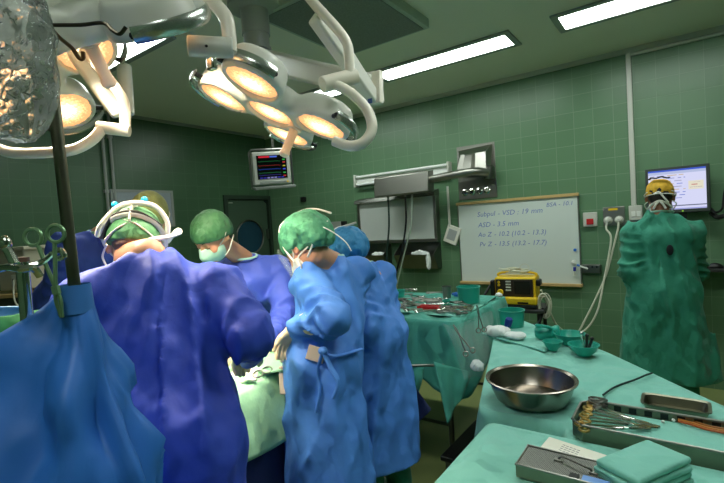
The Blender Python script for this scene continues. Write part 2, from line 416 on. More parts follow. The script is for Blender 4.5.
ceiling_light(-.70, .52, 1.55, 1.86, 'added ceiling light panel, out of view straight above the instrument tables')  # unseen panel, added to light the foreground tables
ceiling_light(-.70, .52, -.5, -.2, 'added unseen ceiling light panel behind the camera, right')  # second added panel, never in view, brightens the near side

# ceiling air outlet
t = empty('air_outlet', (-1.75, 2.55, ZC), 'square grey perforated air outlet box under the ceiling', 'air vent')
R = rotz(0.0)
MB().bx(-2.17, -1.42, 2.0, 2.93, ZC-.07, ZC-.001).build('housing', mat('vent casing', (170, 184, 168), .5), t, .004)
vm = mat('perforated vent sheet', (120, 128, 118), .6, var=.4, vscale=90)
MB().bx(-2.14, -1.45, 2.03, 2.90, ZC-.076, ZC-.071).build('perforated_sheet', vm, t)

# ducts and pipes
t = empty('cable_duct', (-.37, YB, 1.6), 'white vertical cable duct running from the ceiling down to a socket box', 'cable duct')
MB().bx(-.385, -.345, YB-.03, YB-.001, 1.60, 2.955).build('duct', OFFW, t, .003)
b = MB().bx(-.405, -.30, YB-.05, YB-.001, 1.465, 1.598).build('socket_box', OFFW, t, .006)
for sx in (-.385, -.345): MB().bx(sx, sx+.03, YB-.056, YB-.05, 1.50, 1.545).build('switch', WHITE, b, .002)
t = tag(MB().bx(-.345, .3, YB-.024, YB-.001, 2.925, 2.95).build('ceiling_duct', OFFW, None, .002), 'thin pale duct along the top of the tiled wall right of the vertical duct', 'cable duct')
for yy, lb in ((2.36, 'left pipe of the pair of vertical pipes on the far tiled wall'), (2.44, 'right pipe of the pair of vertical pipes on the far tiled wall')):
    o = MB().cyl((XA+.03, yy, 0), (XA+.03, yy, 2.96), .016, n=10)
    for z in (.6, 1.4, 2.1, 2.7): o.bx(XA+.001, XA+.04, yy-.024, yy+.024, z, z+.03)
    tag(o.build('wall_pipe', GREYM), lb, 'pipe', 'pipes on the far wall')

# ------------------------------------------------------------------ things on the back wall
def root(name, loc, label, cat, group=None): return empty(name, loc, label, cat, group)
Y = YB
# x-ray viewer
t = root('xray_viewer', (-2.86, Y, 1.0), 'wide grey wall light box in a steel frame with two steel trays below', 'x-ray viewer')
f = MB().bx(-3.41, -2.30, Y-.09, Y-.001, 1.33, 1.37).bx(-3.41, -3.37, Y-.09, Y-.001, 1.37, 1.86).bx(-2.33, -2.295, Y-.09, Y-.001, 1.37, 1.90)
f.build('frame', STEEL, t, .003)
MB().bx(-3.37, -2.33, Y-.085, Y-.002, 1.37, 1.86).build('screen', OPAL, t)
MB().add([(-3.42, Y-.14, 1.84), (-2.29, Y-.14, 1.86), (-2.29, Y-.001, 1.86), (-3.42, Y-.001, 1.84), (-3.42, Y-.12, 1.885), (-2.29, Y-.12, 1.915), (-2.29, Y-.001, 1.94), (-3.42, Y-.001, 1.91)],
         [(3, 2, 1, 0), (4, 5, 6, 7), (0, 1, 5, 4), (1, 2, 6, 5), (2, 3, 7, 6), (3, 0, 4, 7)]).build('hood', DSTEEL, t)
for x0, x1 in ((-3.40, -2.98), (-2.83, -2.30)):
    m_ = MB(); z0, z1 = 1.02, 1.32; d0, d1 = .10, .20
    for (yy0, yy1, a0, a1) in ((Y-d0, Y-d0-.006, z0, z0), ):
        pass
    # open pocket: back, slanted front, bottom, two cheeks
    m_.bx(x0, x1, Y-.012, Y-.001, z0, z1)
    m_.add([(x0, Y-d0, z0), (x1, Y-d0, z0), (x1, Y-d1, z0+.17), (x0, Y-d1, z0+.17), (x0, Y-d0+.006, z0), (x1, Y-d0+.006, z0), (x1, Y-d1+.006, z0+.17), (x0, Y-d1+.006, z0+.17)],
           [(0, 1, 2, 3), (7, 6, 5, 4), (0, 4, 5, 1), (2, 6, 7, 3), (1, 5, 6, 2), (3, 7, 4, 0)])
    m_.bx(x0, x1, Y-d0, Y-.012, z0, z0+.006)
    for xx in (x0, x1-.006):
        m_.add([(xx, Y-d0, z0), (xx+.006, Y-d0, z0), (xx+.006, Y-.012, z0), (xx, Y-.012, z0), (xx, Y-d1, z0+.17), (xx+.006, Y-d1, z0+.17), (xx+.006, Y-.012, z1), (xx, Y-.012, z1)],
               [(3, 2, 1, 0), (4, 5, 6, 7), (0, 1, 5, 4), (1, 2, 6, 5), (2, 3, 7, 6), (3, 0, 4, 7)])
    m_.build('tray', DSTEEL, t)
def crumple(name, c, r, m, label, cat, seed, parent=None):
    c = np.array(c, float); r = np.array(r, float)
    def fn(P): return ellip(P, c, r)+.35*r.min()*(ridged(P*(2.2/r.max()), seed)-.5)*1.2+.1*r.min()*vnoise(P*(9/r.max()), seed+3)
    o = sdf_obj(name, fn, c-r*1.7, c+r*1.7, r.max()/9, m, parent)
    if not parent: tag(o, label, cat)
    return o
crumple('paper_wipe', (-2.92+.42, Y-.13, 1.195), (.12, .05, .05), GAUZE, 'white paper wipe stuffed into the right hand steel wall tray', 'wipe', 4)
crumple('paper_wipe', (-2.36, Y-.215, 1.12), (.035, .03, .11), GAUZE, 'white paper wipe dangling over the right end of the wall tray', 'wipe', 9)
crumple('paper_wipe', (-3.10, Y-.13, 1.195), (.10, .05, .035), GAUZE, 'white paper wipe lying in the left hand steel wall tray', 'wipe', 14)

# unlit twin tube fitting
t = root('tube_light_fitting', (-2.77, Y, 2.13), 'unlit white fluorescent fitting with two bare tubes on the tiled wall', 'light fitting')
def slope(x): return 2.10+(x+3.42)*.012
MB().box((-2.77, Y-.03, 2.135), (1.30, .055, .07), roty(-.0)).build('batten', WHITE, t, .006)
for dz in (.052, -.045):
    MB().cyl((-3.40, Y-.075, 2.135+dz), (-2.13, Y-.075, 2.135+dz), .017, n=12).build('tube', mat('fluorescent tube glass', (232, 238, 232), .25), t)
for xx in (-3.42, -2.12): MB().bx(xx-.012, xx+.012, Y-.10, Y-.002, 2.06, 2.22).build('end_cap', OFFW, t, .004)

# steel gas outlet panel
t = root('gas_outlet_panel', (-1.82, Y, 2.08), 'square steel gas outlet panel with a protruding wedge hood and four round sockets', 'wall panel')
MB().bx(-2.04, -1.61, Y-.012, Y-.001, 1.785, 2.372).build('plate', STEEL, t, .003)
def hexa(b4, t4): return MB().add(list(b4)+list(t4), [(3, 2, 1, 0), (4, 5, 6, 7), (0, 1, 5, 4), (1, 2, 6, 5), (2, 3, 7, 6), (3, 0, 4, 7)])
hexa([(-2.0, Y-.16, 2.06), (-1.66, Y-.16, 2.06), (-1.66, Y-.012, 2.06), (-2.0, Y-.012, 2.06)], [(-1.96, Y-.10, 2.27), (-1.68, Y-.10, 2.27), (-1.63, Y-.012, 2.35), (-2.02, Y-.012, 2.33)]).build('hood', STEEL, t, .004)
hexa([(-1.90, Y-.24, 2.07), (-1.80, Y-.24, 2.07), (-1.78, Y-.15, 2.06), (-1.92, Y-.15, 2.06)], [(-1.89, Y-.15, 2.25), (-1.81, Y-.15, 2.25), (-1.79, Y-.10, 2.27), (-1.91, Y-.10, 2.27)]).build('hood_ridge', STEEL, t, .004)
for i in range(4):
    xx = -1.965+i*.085
    s = MB().lathe([(.036, 0), (.036, .014), (.026, .018), (.024, .008), (0, .008)], (xx, Y-.012, 1.862), (0, -1, 0), 20).build('socket', CHROME, t)
    MB().lathe([(.017, 0), (.013, .02), (0, .02)], (xx, Y-.020, 1.862), (0, -1, 0), 14).build('socket_core', [DKGREY, BLACK, DSTEEL, OFFW][i], s)
# boom with hoses in front of the viewer
yb = 4.42
a0, a1, b0, b1 = aty(376, 177, yb), aty(430, 175, yb), aty(376, 198, yb), aty(430, 193.5, yb)
t = root('gas_boom', (aty(430, 184, yb)), 'horizontal steel boom box reaching left from the gas panel above the light box', 'supply boom')
zc_ = (a0[2]+b0[2])/2
hexa([(a0[0], yb-.07, b0[2]), (a1[0], yb-.07, b0[2]+.01), (a1[0], yb+.09, b0[2]+.01), (a0[0], yb+.09, b0[2])], [(a0[0], yb-.05, a0[2]-.02), (a1[0], yb-.05, a0[2]-.01), (a1[0], yb+.09, a0[2]+.0), (a0[0], yb+.09, a0[2])]).build('boom_box', STEEL, t, .012, 3)
e = aty(476, 180.5, yb)
MB().tube(spline([(a1[0]-.02, yb+.02, zc_+.02), (e[0]-.15, yb+.03, zc_+.045), (e[0]-.02, yb+.08, zc_+.05), (e[0]+.06, Y-.1, zc_+.03), (e[0]+.06, Y-.02, zc_+.02)], 6), .042, 14).build('boom_arm', STEEL, t)
MB().lathe([(.055, -.05), (.06, -.04), (.06, .07), (.045, .09), (0, .09)], (e[0]+.06, Y-.09, zc_+.02), (0, 0, 1), 20).build('boom_joint', DSTEEL, t)
for (px, m, r, nm, path, lb) in ((388, mat('dark green hose', (28, 52, 44), .5), .011, 'gas_hose', [(388, 196), (389, 225), (387, 255), (388, 290)], 'dark green hose hanging leftmost from the steel boom box'),
                      (405, BLACK, .011, 'gas_hose', [(405, 195), (406, 222), (402, 250), (396, 275), (394, 300)], 'black hose hanging in the middle under the steel boom box'),
                      (413, mat('grey hose', (150, 165, 150), .5), .008, 'gas_hose', [(412, 195), (411, 225), (404, 255), (397, 285), (395, 305)], 'pale grey hose hanging rightmost from the steel boom box')):
    P = [aty(x, y, yb) for x, y in path]; P[0] = P[0]+V(0, 0, .01)
    P.append(P[-1]+V(.02, .05, -.5))
    o = MB().tube(spline(P, 6), r, 8).build(nm, m); tag(o, lb, 'hose')
    MB().cyl(P[0]+V(0, 0, .015), P[0]+V(0, 0, -.03), r*1.6, n=10).build('ferrule', STEEL, o)

# whiteboard
t = root('whiteboard', (-1.43, Y, .87), 'large wall whiteboard with wooden rails and blue handwriting', 'whiteboard')
x0, x1, z0, z1 = -2.055, -.825, .875, 1.725
MB().bx(x0, x1, Y-.022, Y-.001, z0, z1).build('panel', BOARD, t)
MB().bx(x0-.015, x1+.012, Y-.04, Y-.001, z1, z1+.03).build('top_rail', WOOD, t, .003)
MB().bx(x0-.01, x1+.012, Y-.06, Y-.001, z0-.028, z0).build('bottom_rail', WOOD, t, .003)
for xx in (x0-.006, x1-.004): MB().bx(xx, xx+.010, Y-.028, Y-.001, z0, z1).build('side_trim', STEEL, t)
zz = Y-.0226
pf = [f_ for f_ in t.children if f_.name.startswith('panel')][0]
for s, px, py, sz in (('Subpul - VSD : 19 mm', 477, 217, .075), ('ASD - 3.5 mm', 478, 227.5, .075), ('Ao Z - 10.2 (10.2 - 13.3)', 478, 237, .070), ('Pv Z - 13.5 (13.2 - 17.7)', 479.5, 246.5, .070), ('BSA - 10.1', 546, 207, .058)):
    q_ = aty(px, py, zz)
    for wd in s.split():
        o = text_mesh('written_word', wd, INK, pf, q_, (1, 0, .012), (0, 0, 1), sz)
        xs = [v.co.x for v in o.data.vertices]; q_ = q_+V(max(xs)-q_[0]+sz*.28, 0, .0006)
mg = MB().lathe([(.014, 0), (.014, .012), (0, .014)], (-.868, Y-.022, 1.205), (0, -1, 0), 14).build('magnet', BLUEP); tag(mg, 'small round blue magnet at the right edge of the whiteboard', 'magnet')
mg = MB().lathe([(.022, 0), (.02, .02), (0, .026)], (-.885, Y-.022, 1.085), (0, -1, 0), 14).build('magnet', WHITE); tag(mg, 'white knob magnet low on the right edge of the whiteboard', 'magnet')
pen = MB().cyl((-.878, Y-.035, 1.035), (-.882, Y-.035, .955), .011, n=10).build('marker_pen', WHITE); tag(pen, 'marker pen held upright at the lower right edge of the whiteboard', 'pen')
MB().cyl((-.878, Y-.035, 1.038), (-.879, Y-.035, 1.00), .0125, n=10).build('pen_cap', mat('blue pen cap', (40, 50, 140), .4), pen)

# pad on a string
t = root('paper_pad', (-2.13, Y-.03, 1.40), 'white note pad hanging askew left of the whiteboard', 'note pad')
Rp = roty(math.radians(22))
b_ = MB().box((-2.135, Y-.035, 1.40), (.16, .03, .20), Rp).build('pad', PAPER, t, .003)
MB().box((-2.135, Y-.052, 1.40), (.10, .004, .12), Rp).build('label', mat('grey pad label', (165, 170, 165), .7), b_)
MB().tube([(-2.16, Y-.04, 1.95), (-2.158, Y-.04, 1.49)], .014, 8).build('hanging_strip', OFFW, t)

# sockets, switches
t = root('call_switch', (-.72, Y, 1.49), 'square pale wall switch with a red button right of the whiteboard', 'switch')
b_ = MB().bx(-.785, -.665, Y-.035, Y-.001, 1.425, 1.56).build('plate', OFFW, t, .006)
MB().bx(-.755, -.695, Y-.045, Y-.035, 1.445, 1.50).build('button', RED, b_, .003)
t = root('wall_socket', (-.53, Y, 1.51), 'steel wall socket panel with a yellow strip and two plugs in it', 'socket')
MB().bx(-.615, -.44, Y-.02, Y-.001, 1.425, 1.60).build('plate', STEEL, t, .004)
MB().bx(-.57, -.495, Y-.023, Y-.02, 1.565, 1.585).build('yellow_strip', YELLOW, t)
for sx in (-.575, -.485):
    MB().lathe([(.037, 0), (.036, .018), (.03, .02), (0, .02)], (sx, Y-.02, 1.475), (0, -1, 0), 20).build('socket', OFFW, t)
t = root('socket_strip', (-.37, Y, 1.41), 'low black twin socket strip half hidden behind the green gown shoulder', 'socket')
MB().bx(-.44, -.30, Y-.02, Y-.001, 1.40, 1.465).build('plate', STEEL, t, .003)
for sx in (-.405, -.335): MB().lathe([(.028, 0), (.027, .016), (0, .016)], (sx, Y-.02, 1.433), (0, -1, 0), 18).build('socket', BLACK, t)
def cord(label, path, r=.0085, m=CABLEW, plug=None, name='power_cord'):
    o = MB().tube(spline(path, 8), r, 8).build(name, m); tag(o, label, 'cord')
    if plug is not None: MB().lathe([(.03, 0), (.028, .03), (.012, .045), (0, .045)], plug, (0, -1, 0), 16).build('plug', OFFW, o)
    return o
cord('cream cord looping from the left plug of the steel socket panel', [(-.575, Y-.07, 1.465), (-.585, Y-.09, 1.40), aty(611, 240, 4.62), aty(604, 280, 4.55), aty(597, 312, 4.45), aty(585, 330, 4.40), aty(570, 333, 4.3), aty(556, 324, 4.22), aty(546, 301, 4.12), aty(541, 290, 4.02)], plug=(-.575, Y-.04, 1.475))
cord('cream cord hanging from the right plug of the steel socket panel', [(-.485, Y-.07, 1.465), (-.49, Y-.09, 1.40), aty(614, 245, 4.62), aty(606, 275, 4.58), aty(594, 302, 4.5), aty(584, 322, 4.45), aty(576, 338, 4.4), aty(572, 352, 4.4), V(-.62, 4.3, .05)], plug=(-.485, Y-.04, 1.475))
# bracket with pens
t = root('wall_bracket', (-.74, Y, 1.03), 'small grey wall box tray with pens right of the whiteboard', 'tray')
b_ = MB().bx(-.81, -.65, Y-.07, Y-.001, .985, 1.065).build('box', DSTEEL, t, .004)
for k in range(4): MB().bx(-.80+k*.038, -.785+k*.038, Y-.073, Y-.07, 1.035, 1.055).build('slot', DKGREY, b_)
pen = MB().cyl(aty(577, 265, Y-.09), aty(588, 269, Y-.085), .009, n=8).build('marker_pen', WHITE); tag(pen, 'white and blue pen leaning on the small grey wall box', 'pen')
MB().cyl(aty(577, 265, Y-.09), aty(580, 266, Y-.089), .0105, n=8).build('pen_cap', BLUEP, pen)
# small control box on the wall behind the capped heads
t = root('wall_control', (-3.79, Y, 1.56), 'small grey and black control box on the wall behind the blue bouffant cap', 'control box')
MB().bx(-3.93, -3.72, Y-.05, Y-.001, 1.48, 1.64).build('body', GREYM, t, .006)
MB().bx(-3.72, -3.65, Y-.05, Y-.001, 1.48, 1.64).build('side_block', BLACK, t, .004)
o = MB().box((-4.39, Y-.03, 1.99), (.07, .06, .07)).build('wall_sensor', BLACK, None, .01); tag(o, 'small black sensor on the wall near the room corner', 'sensor')
# chart board on the far wall
t = root('chart_board', (XA, 2.77, 1.87), 'low white chart board in a grey frame on the far tiled wall behind the caps', 'board')
MB().bx(XA+.002, XA+.02, 2.42, 3.12, 1.72, 2.12).build('panel', mat('chart paper', (150, 160, 165), .5, var=.1, vscale=8), t)
f = MB().bx(XA+.001, XA+.028, 2.40, 2.43, 1.70, 2.14).bx(XA+.001, XA+.028, 3.11, 3.14, 1.70, 2.14).bx(XA+.001, XA+.028, 2.43, 3.11, 2.11, 2.14).bx(XA+.001, XA+.028, 2.43, 3.11, 1.70, 1.725)
f.build('frame', GREYM, t)

# computer monitor on the wall
t = root('computer_monitor', (-.04, Y, 1.5), 'large flat computer screen showing a white web page above the person in green', 'monitor')
x0, x1, z0, z1 = -.265, .178, 1.512, 1.90
ym = Y-.14
MB().bx(x0, x1, ym, ym+.04, z0, z1).build('bezel', mat('monitor bezel', (58, 66, 62), .4), t, .006)
sc = MB().bx(x0+.022, x1-.026, ym-.002, ym, z0+.03, z1-.022).build('screen', emis('screen white', (214, 216, 246), 1.0), t)
def strip(a, b, c, d, rgb, st=.8, nm='screen_line'): MB().bx(x0+a, x0+b, ym-.0032, ym-.002, z0+c, z0+d).build(nm, emis('screen ink', rgb, st), sc)
strip(.022, .417, .352, .366, (70, 100, 215), .9, 'title_bar'); strip(.022, .417, .330, .352, (190, 200, 235), .9, 'tool_bar')
strip(.03, .417, .058, .066, (110, 120, 150), .6, 'status_bar'); strip(.022, .417, .031, .04, (160, 165, 225), .9, 'task_bar')
rs = random.Random(3)
for k in range(9):
    zz = .315-k*.024; xa = .035
    while xa < .27:
        ln = rs.uniform(.02, .07); strip(xa, min(xa+ln, .28), zz, zz+.006, rs.choice([(150, 160, 220), (170, 170, 200), (120, 140, 225), (215, 190, 150)]), .85); xa += ln+rs.uniform(.01, .03)
strip(.30, .40, .19, .26, (232, 226, 205), .95, 'page_box'); strip(.32, .36, .225, .232, (205, 90, 100), .8); strip(.31, .39, .205, .209, (180, 170, 190), .8); strip(.33, .38, .245, .249, (180, 170, 190), .8)
MB().bx(-.06, .06, Y-.1, Y-.001, 1.60, 1.75).build('wall_mount', DKGREY, t, .004)
MB().bx(-.09, .02, Y-.10, Y-.06, 1.46, 1.512).build('stand_bracket', DKGREY, t, .004)
MB().bx(x0+.25, x0+.262, ym-.003, ym, z0+.01, z0+.018).build('power_light', emis('led', (150, 220, 60), 1.0), t)
o = MB().tube(spline([(.18, Y-.1, 1.53), (.205, Y-.16, 1.50), (.25, Y-.1, 1.53), (.27, Y-.06, 1.66), (.30, Y-.05, 1.75), (.36, Y-.04, 1.80)], 8), .009, 8).build('monitor_cable', BLACK); tag(o, 'black cable curling beside the right edge of the computer screen', 'cable')
o = MB().tube(spline([(.18, Y-.06, 1.50), (.22, Y-.10, 1.46), (.28, Y-.14, 1.47), (.38, Y-.1, 1.44)], 8), .02, 8).build('support_arm', BLACK); tag(o, 'black jointed support arm below right of the computer screen', 'arm')
t = root('keyboard_shelf', (.1, Y, 1.04), 'narrow dark wall shelf right of the green gowned person', 'shelf')
MB().bx(-.25, .55, Y-.26, Y-.001, 1.03, 1.055).build('shelf_board', DKGREY, t, .004)
for xx in (-.1, .4): MB().bx(xx, xx+.02, Y-.2, Y-.001, .93, 1.03).build('shelf_bracket', DKGREY, t)
def mouse(P):
    return np.maximum(ellip(P, (.19, Y-.2, 1.056), (.055, .035, .042)), 1.0555-P[:, 2])
o = sdf_obj('computer_mouse', mouse, (.1, Y-.27, 1.03), (.27, Y-.13, 1.12), .006, BLACK); tag(o, 'black computer mouse on the dark wall shelf', 'mouse')
t = root('desk_phone', (.02, Y-.12, 1.055), 'black handset unit on the dark wall shelf beside the mouse', 'phone')
MB().box((.03, Y-.13, 1.075), (.13, .14, .04)).build('base', BLACK, t, .01)
MB().box((.03, Y-.13, 1.115), (.05, .16, .03)).build('handset', BLACK, t, .012)

# patient monitor in the corner
pm = at(272, 168, 5.0)
t = root('patient_monitor', pm+V(0, 0, .6), 'patient monitor with coloured traces hanging near the room corner', 'monitor')
fx = nrm(V(.86, -.5, 0)); # screen faces the middle of the room
xx = nrm(np.cross(V(0, 0, 1.), fx)); B3 = np.stack([xx, -fx, V(0, 0, 1)], 1)
B3 = B3 @ rotx(math.radians(8)) @ roty(math.radians(-3.0))
def pbox(nm, c, size, m, par, bev=0, label=None): return MB().box(pm+B3 @ V(*c), size, B3).build(nm, m, par, bev, label=label)
cs = pbox('casing', (0, .06, 0), (.42, .14, .36), OFFW, t, .012)
pbox('screen', (0, -.012, .012), (.335, .006, .26), mat('black glass', (8, 9, 11), .15), t)
pm_s = t.children[-1]
scr = [c for c in t.children if c.name.startswith('screen')][0]
def pl(nm, x, z, wd, hg, rgb, st=.9):
    MB().box(pm+B3 @ V(x, -.0162, z), (wd, .002, hg), B3).build(nm, emis('trace', rgb, st), scr)
pl('alarm_bar', -.085, .125, .12, .018, (205, 45, 60)); pl('alarm_bar', .02, .125, .08, .016, (80, 110, 215))
for z, c in ((.075, (30, 100, 55)), (.03, (130, 40, 40)), (-.01, (40, 70, 160)), (-.05, (40, 110, 70)), (-.075, (60, 60, 130))):
    pts = [pm+B3 @ V(-.155+.25*k/40, -.0165, z+.012*(math.sin(k*1.3)*(1 if k % 7 == 3 else .25))) for k in range(41)]
    MB().tube(pts, .0022, 4).build('trace', emis('trace', c, .8), scr)
for z, c in ((.09, (60, 190, 80)), (.06, (200, 60, 60)), (.02, (180, 180, 60)), (-.015, (70, 90, 220)), (-.055, (60, 170, 80)), (-.09, (190, 60, 60))):
    pl('number_block', .135, z, .03, .014, c, .7)
for k in range(7): pl('key_block', -.13+k*.04, -.105, .028, .016, (60, 60, 165) if k not in (2, 3, 4) else (150, 150, 215), .7)
pbox('knob_panel', (0, -.014, -.155), (.30, .012, .03), GREYM, t, .003)
pbox('badge', (.165, -.013, -.158), (.02, .004, .018), YELLOW, t)
pbox('lower_tray', (.01, .05, -.215), (.46, .24, .03), mat('tray grey', (120, 126, 120), .4), t, .006)
MB().tube([pm+B3 @ V(*p) for p in ((-.235, .02, -.20), (-.235, .02, .18), (-.21, .02, .205), (.21, .02, .205), (.235, .02, .18), (.235, .02, -.20))], .012, 8).build('guard_frame', DSTEEL, t)
pole_top = V(pm[0]-.05, pm[1]+.08, ZC-.002)
MB().tube([V(pole_top[0], pole_top[1], pm[2]+.15), pole_top], .018, 10).build('ceiling_pole', DSTEEL, t)
MB().lathe([(.09, 0), (.09, .02), (.02, .035)], pole_top, (0, 0, -1), 20).build('ceiling_flange', DSTEEL, t)
MB().box((pole_top[0], pole_top[1], pm[2]+.1), (.10, .10, .16)).build('pole_block', DKGREY, t, .005)

# ------------------------------------------------------------------ operating lamps
def lampface():
    m = bpy.data.materials.new('lit lamp glass'); m.use_nodes = True
    nt = m.node_tree; N = nt.nodes; L = nt.links; N.remove(N['Principled BSDF'])
    at_ = N.new('ShaderNodeAttribute'); at_.attribute_name = 'rad'
    nz = N.new('ShaderNodeTexVoronoi'); nz.inputs['Scale'].default_value = 110; tc = N.new('ShaderNodeTexCoord'); L.new(tc.outputs['Object'], nz.inputs['Vector'])
    ad = N.new('ShaderNodeMath'); ad.operation = 'MULTIPLY_ADD'; ad.inputs[1].default_value = .35; L.new(nz.outputs['Distance'], ad.inputs[0]); L.new(at_.outputs['Fac'], ad.inputs[2])
    r = N.new('ShaderNodeValToRGB'); e = r.color_ramp.elements
    e[0].position = .0; e[0].color = (1, .92, .68, 1); e[1].position = 1; e[1].color = (.30, .14, .055, 1)
    for p, c in ((.3, (1, .8, .46, 1)), (.58, (.62, .40, .19, 1)), (.82, (.40, .215, .09, 1))):
        x = r.color_ramp.elements.new(p); x.color = c
    L.new(ad.outputs[0], r.inputs[0]); em = N.new('ShaderNodeEmission'); L.new(r.outputs[0], em.inputs[0]); em.inputs[1].default_value = 4.4
    L.new(em.outputs[0], N['Material Output'].inputs[0]); return m
LAMPM = lampface()
HOUS = mat('lamp housing enamel', (214, 214, 202), .28, var=.02)
HAND = mat('sterile lamp handle', (244, 224, 204), .45, var=.03)
RAILM = mat('lamp rail', (200, 204, 198), .22, .9, var=.05)
def oplamp(name, c, e1, n, label, R=.225, pr=.112, pods=((1, 0), (-1, 0), (0, 1), (0, -1)), handle=(.42, -.28), beam=True, sweep=.95):
    """e1, e2: in-plane axes; n: the way the light goes; everything else derived from these"""
    c = np.array(c, float); n = nrm(n); e1 = nrm(np.array(e1)-n*np.dot(e1, n)); e2 = np.cross(n, e1)*1.0
    B = np.stack([e1, e2, n], 1)
    W = lambda a, b, z=0.: c+B @ V(a, b, z)
    t = root(name, c, label, 'operating lamp')
    ps = [(a*R, b*R) for a, b in pods]+[(0, 0)]
    def fn(P):
        q = (P-c) @ B; d = None
        for i, (a, b) in enumerate(ps):
            h = .055 if i < len(ps)-1 else .05
            rad = np.hypot(q[:, 0]-a, q[:, 1]-b)
            # rounded can leaning back from the light opening
            zz = q[:, 2]+h
            dx = rad-(pr+.006-.16*np.maximum(-q[:, 2]-.03, 0)); dz = np.abs(zz)-h
            k = .022; dd = np.hypot(np.maximum(dx+k, 0), np.maximum(dz+k, 0))+np.minimum(np.maximum(dx, dz)+k, 0)-k
            d = dd if d is None else smin(d, dd, .03)
        for (a, b) in ps[:-1]:
            L_ = math.hypot(a, b); ex = V(a/L_, b/L_, 0); ey = V(-b/L_, a/L_, 0); Bx = np.stack([ex, ey, V(0, 0, 1)], 1)
            d = smin(d, rbox(q, (a/2, b/2, -.045), (L_/2, .07, .038), .02, Bx), .045)
        for (a, b) in ps:   # shallow wells for the glasses
            rad = np.hypot(q[:, 0]-a, q[:, 1]-b); d = smax(d, -np.maximum(rad-(pr-.012), -q[:, 2]-.014), .006)
        return d
    ext = R+pr+.06
    sdf_obj('housing', fn, c-ext, c+ext, .0085, HOUS, t)
    for (a, b) in ps:
        rp = pr-.012; vs = [W(a, b, -.004)]; fs = []; rads = [0.]
        for i, q in enumerate((.25, .5, .75, 1.)):
            for j in range(28):
                al = 2*PI*j/28; vs.append(W(a+rp*q*math.cos(al), b+rp*q*math.sin(al), -.004-.008*q*q)); rads.append(q)
        for j in range(28): fs.append((0, 1+j, 1+(j+1) % 28))
        for i in range(3):
            for j in range(28): fs.append((1+i*28+j, 1+(i+1)*28+j, 1+(i+1)*28+(j+1) % 28, 1+i*28+(j+1) % 28))
        o = mesh_obj('reflector', vs, fs, LAMPM, t, True, 0)
        A = o.data.attributes.new('rad', 'FLOAT', 'POINT'); A.data.foreach_set('value', rads)
    for (a, b) in ps[:-1]:
        a0 = math.atan2(b, a); pts = []
        for k in range(17):
            al = a0-sweep+2*sweep*k/16; q = pr+.035
            pts.append(W(a+q*math.cos(al), b+q*math.sin(al), -.028))
        rl = MB().tube(pts, .006, 8, flat=3.6, up=n).build('rail', RAILM, t)
        for k in (0, 16):
            al = a0-sweep+2*sweep*k/16
            MB().cyl(W(a+(pr-.005)*math.cos(al), b+(pr-.005)*math.sin(al), -.03), pts[k], .010, n=8).build('rail_bracket', BLACK, rl)
    if handle:
        ha, hb = handle[0]*R, handle[1]*R
        MB().lathe([(.030, -.012), (.030, .012), (.020, .016), (.0185, .11), (.022, .118), (.022, .13), (.014, .138), (0, .14)], W(ha, hb), n, 18).build('handle', HAND, t)
    if beam:
        for (a, b) in ps:
            ld = bpy.data.lights.new('lamp_beam', 'SPOT'); ld.energy = OPBEAM*(1 if beam is True else beam); ld.color = (1, .86, .66); ld.spot_size = math.radians(54); ld.spot_blend = .9; ld.shadow_soft_size = .06
            lo = bpy.data.objects.new('lamp_beam', ld); link(lo); lo.matrix_world = Matrix.Translation(W(a, b, .02)) @ Matrix([list(B[0])+[0], list(B[1])+[0], list(B[2])+[0], [0, 0, 0, 1]]) @ Matrix.Rotation(PI, 4, 'X')
            lo.parent = t; lo.matrix_parent_inverse = world_of(t).inverted()
    return t, W
def tubes(par, nm, pts, r, m=CREAMY, k=8, n=14): return MB().tube(spline(pts, k), r, n).build(nm, m, par)
def vw(a, b, d): return cR*a-cU*b+cF*d      # view right, down, away -> world
# main lamp
c = V(-1.378, 1.316, 2.06)
lamp, W = oplamp('operating_lamp', c, V(.851, .373, -.369), V(-.225, -.377, -.899), 'five reflector operating lamp, lit, hanging level before the wall monitor', handle=(.42, -.28))
# which way round e2 runs is fixed by n x e1
j1 = at(326, 83, 1.62); j2 = at(353, 78, 1.66)
MB().cyl(at(322, 85, 1.62), at(356, 76, 1.68), .030, n=20).build('yoke_joint', CREAMY, lamp, .004)
tubes(lamp, 'yoke_tube', [at(334, 84, 1.63), at(352, 94, 1.62), at(367, 110, 1.60), at(372, 128, 1.58), at(364, 142, 1.57), at(350, 146, 1.58), at(334, 141, 1.60)], .019)
tubes(lamp, 'arm_tube', [at(350, 78, 1.66), at(349, 58, 1.66), at(347, 44, 1.665), at(338, 30, 1.67), at(318, 8, 1.68), at(300, -14, 1.70)], .019)
def slab(par, nm, a, b, w0, w1, th, m, bev=.012):
    "flat tapering arm between two points"
    a = np.array(a); b = np.array(b); ax = nrm(b-a); sd = nrm(np.cross(ax, [0, 0, 1.])) if abs(ax[2]) < .97 else V(1, 0, 0); up = np.cross(sd, ax)
    q = []
    for p, ww in ((a, w0), (b, w1)):
        q += [p-up*ww/2-sd*th/2, p-up*ww/2+sd*th/2, p+up*ww/2+sd*th/2, p+up*ww/2-sd*th/2]
    return MB().add(q, [(3, 2, 1, 0), (4, 5, 6, 7), (0, 1, 5, 4), (1, 2, 6, 5), (2, 3, 7, 6), (3, 0, 4, 7)]).build(nm, m, par, bev, 3)
elb = at(375, 92, 2.0)
slab(lamp, 'spring_arm', at(316, 14, 1.72), at(374, 100, 1.98), .085, .06, .055, HOUS)
MB().cyl(at(374, 74, 2.0), at(377, 103, 1.99), .034, n=18).build('elbow', HOUS, lamp, .004)
slab(lamp, 'elbow_cheek', at(377, 72, 1.97), at(377, 104, 1.965), .03, .03, .05, CREAMY, .004)
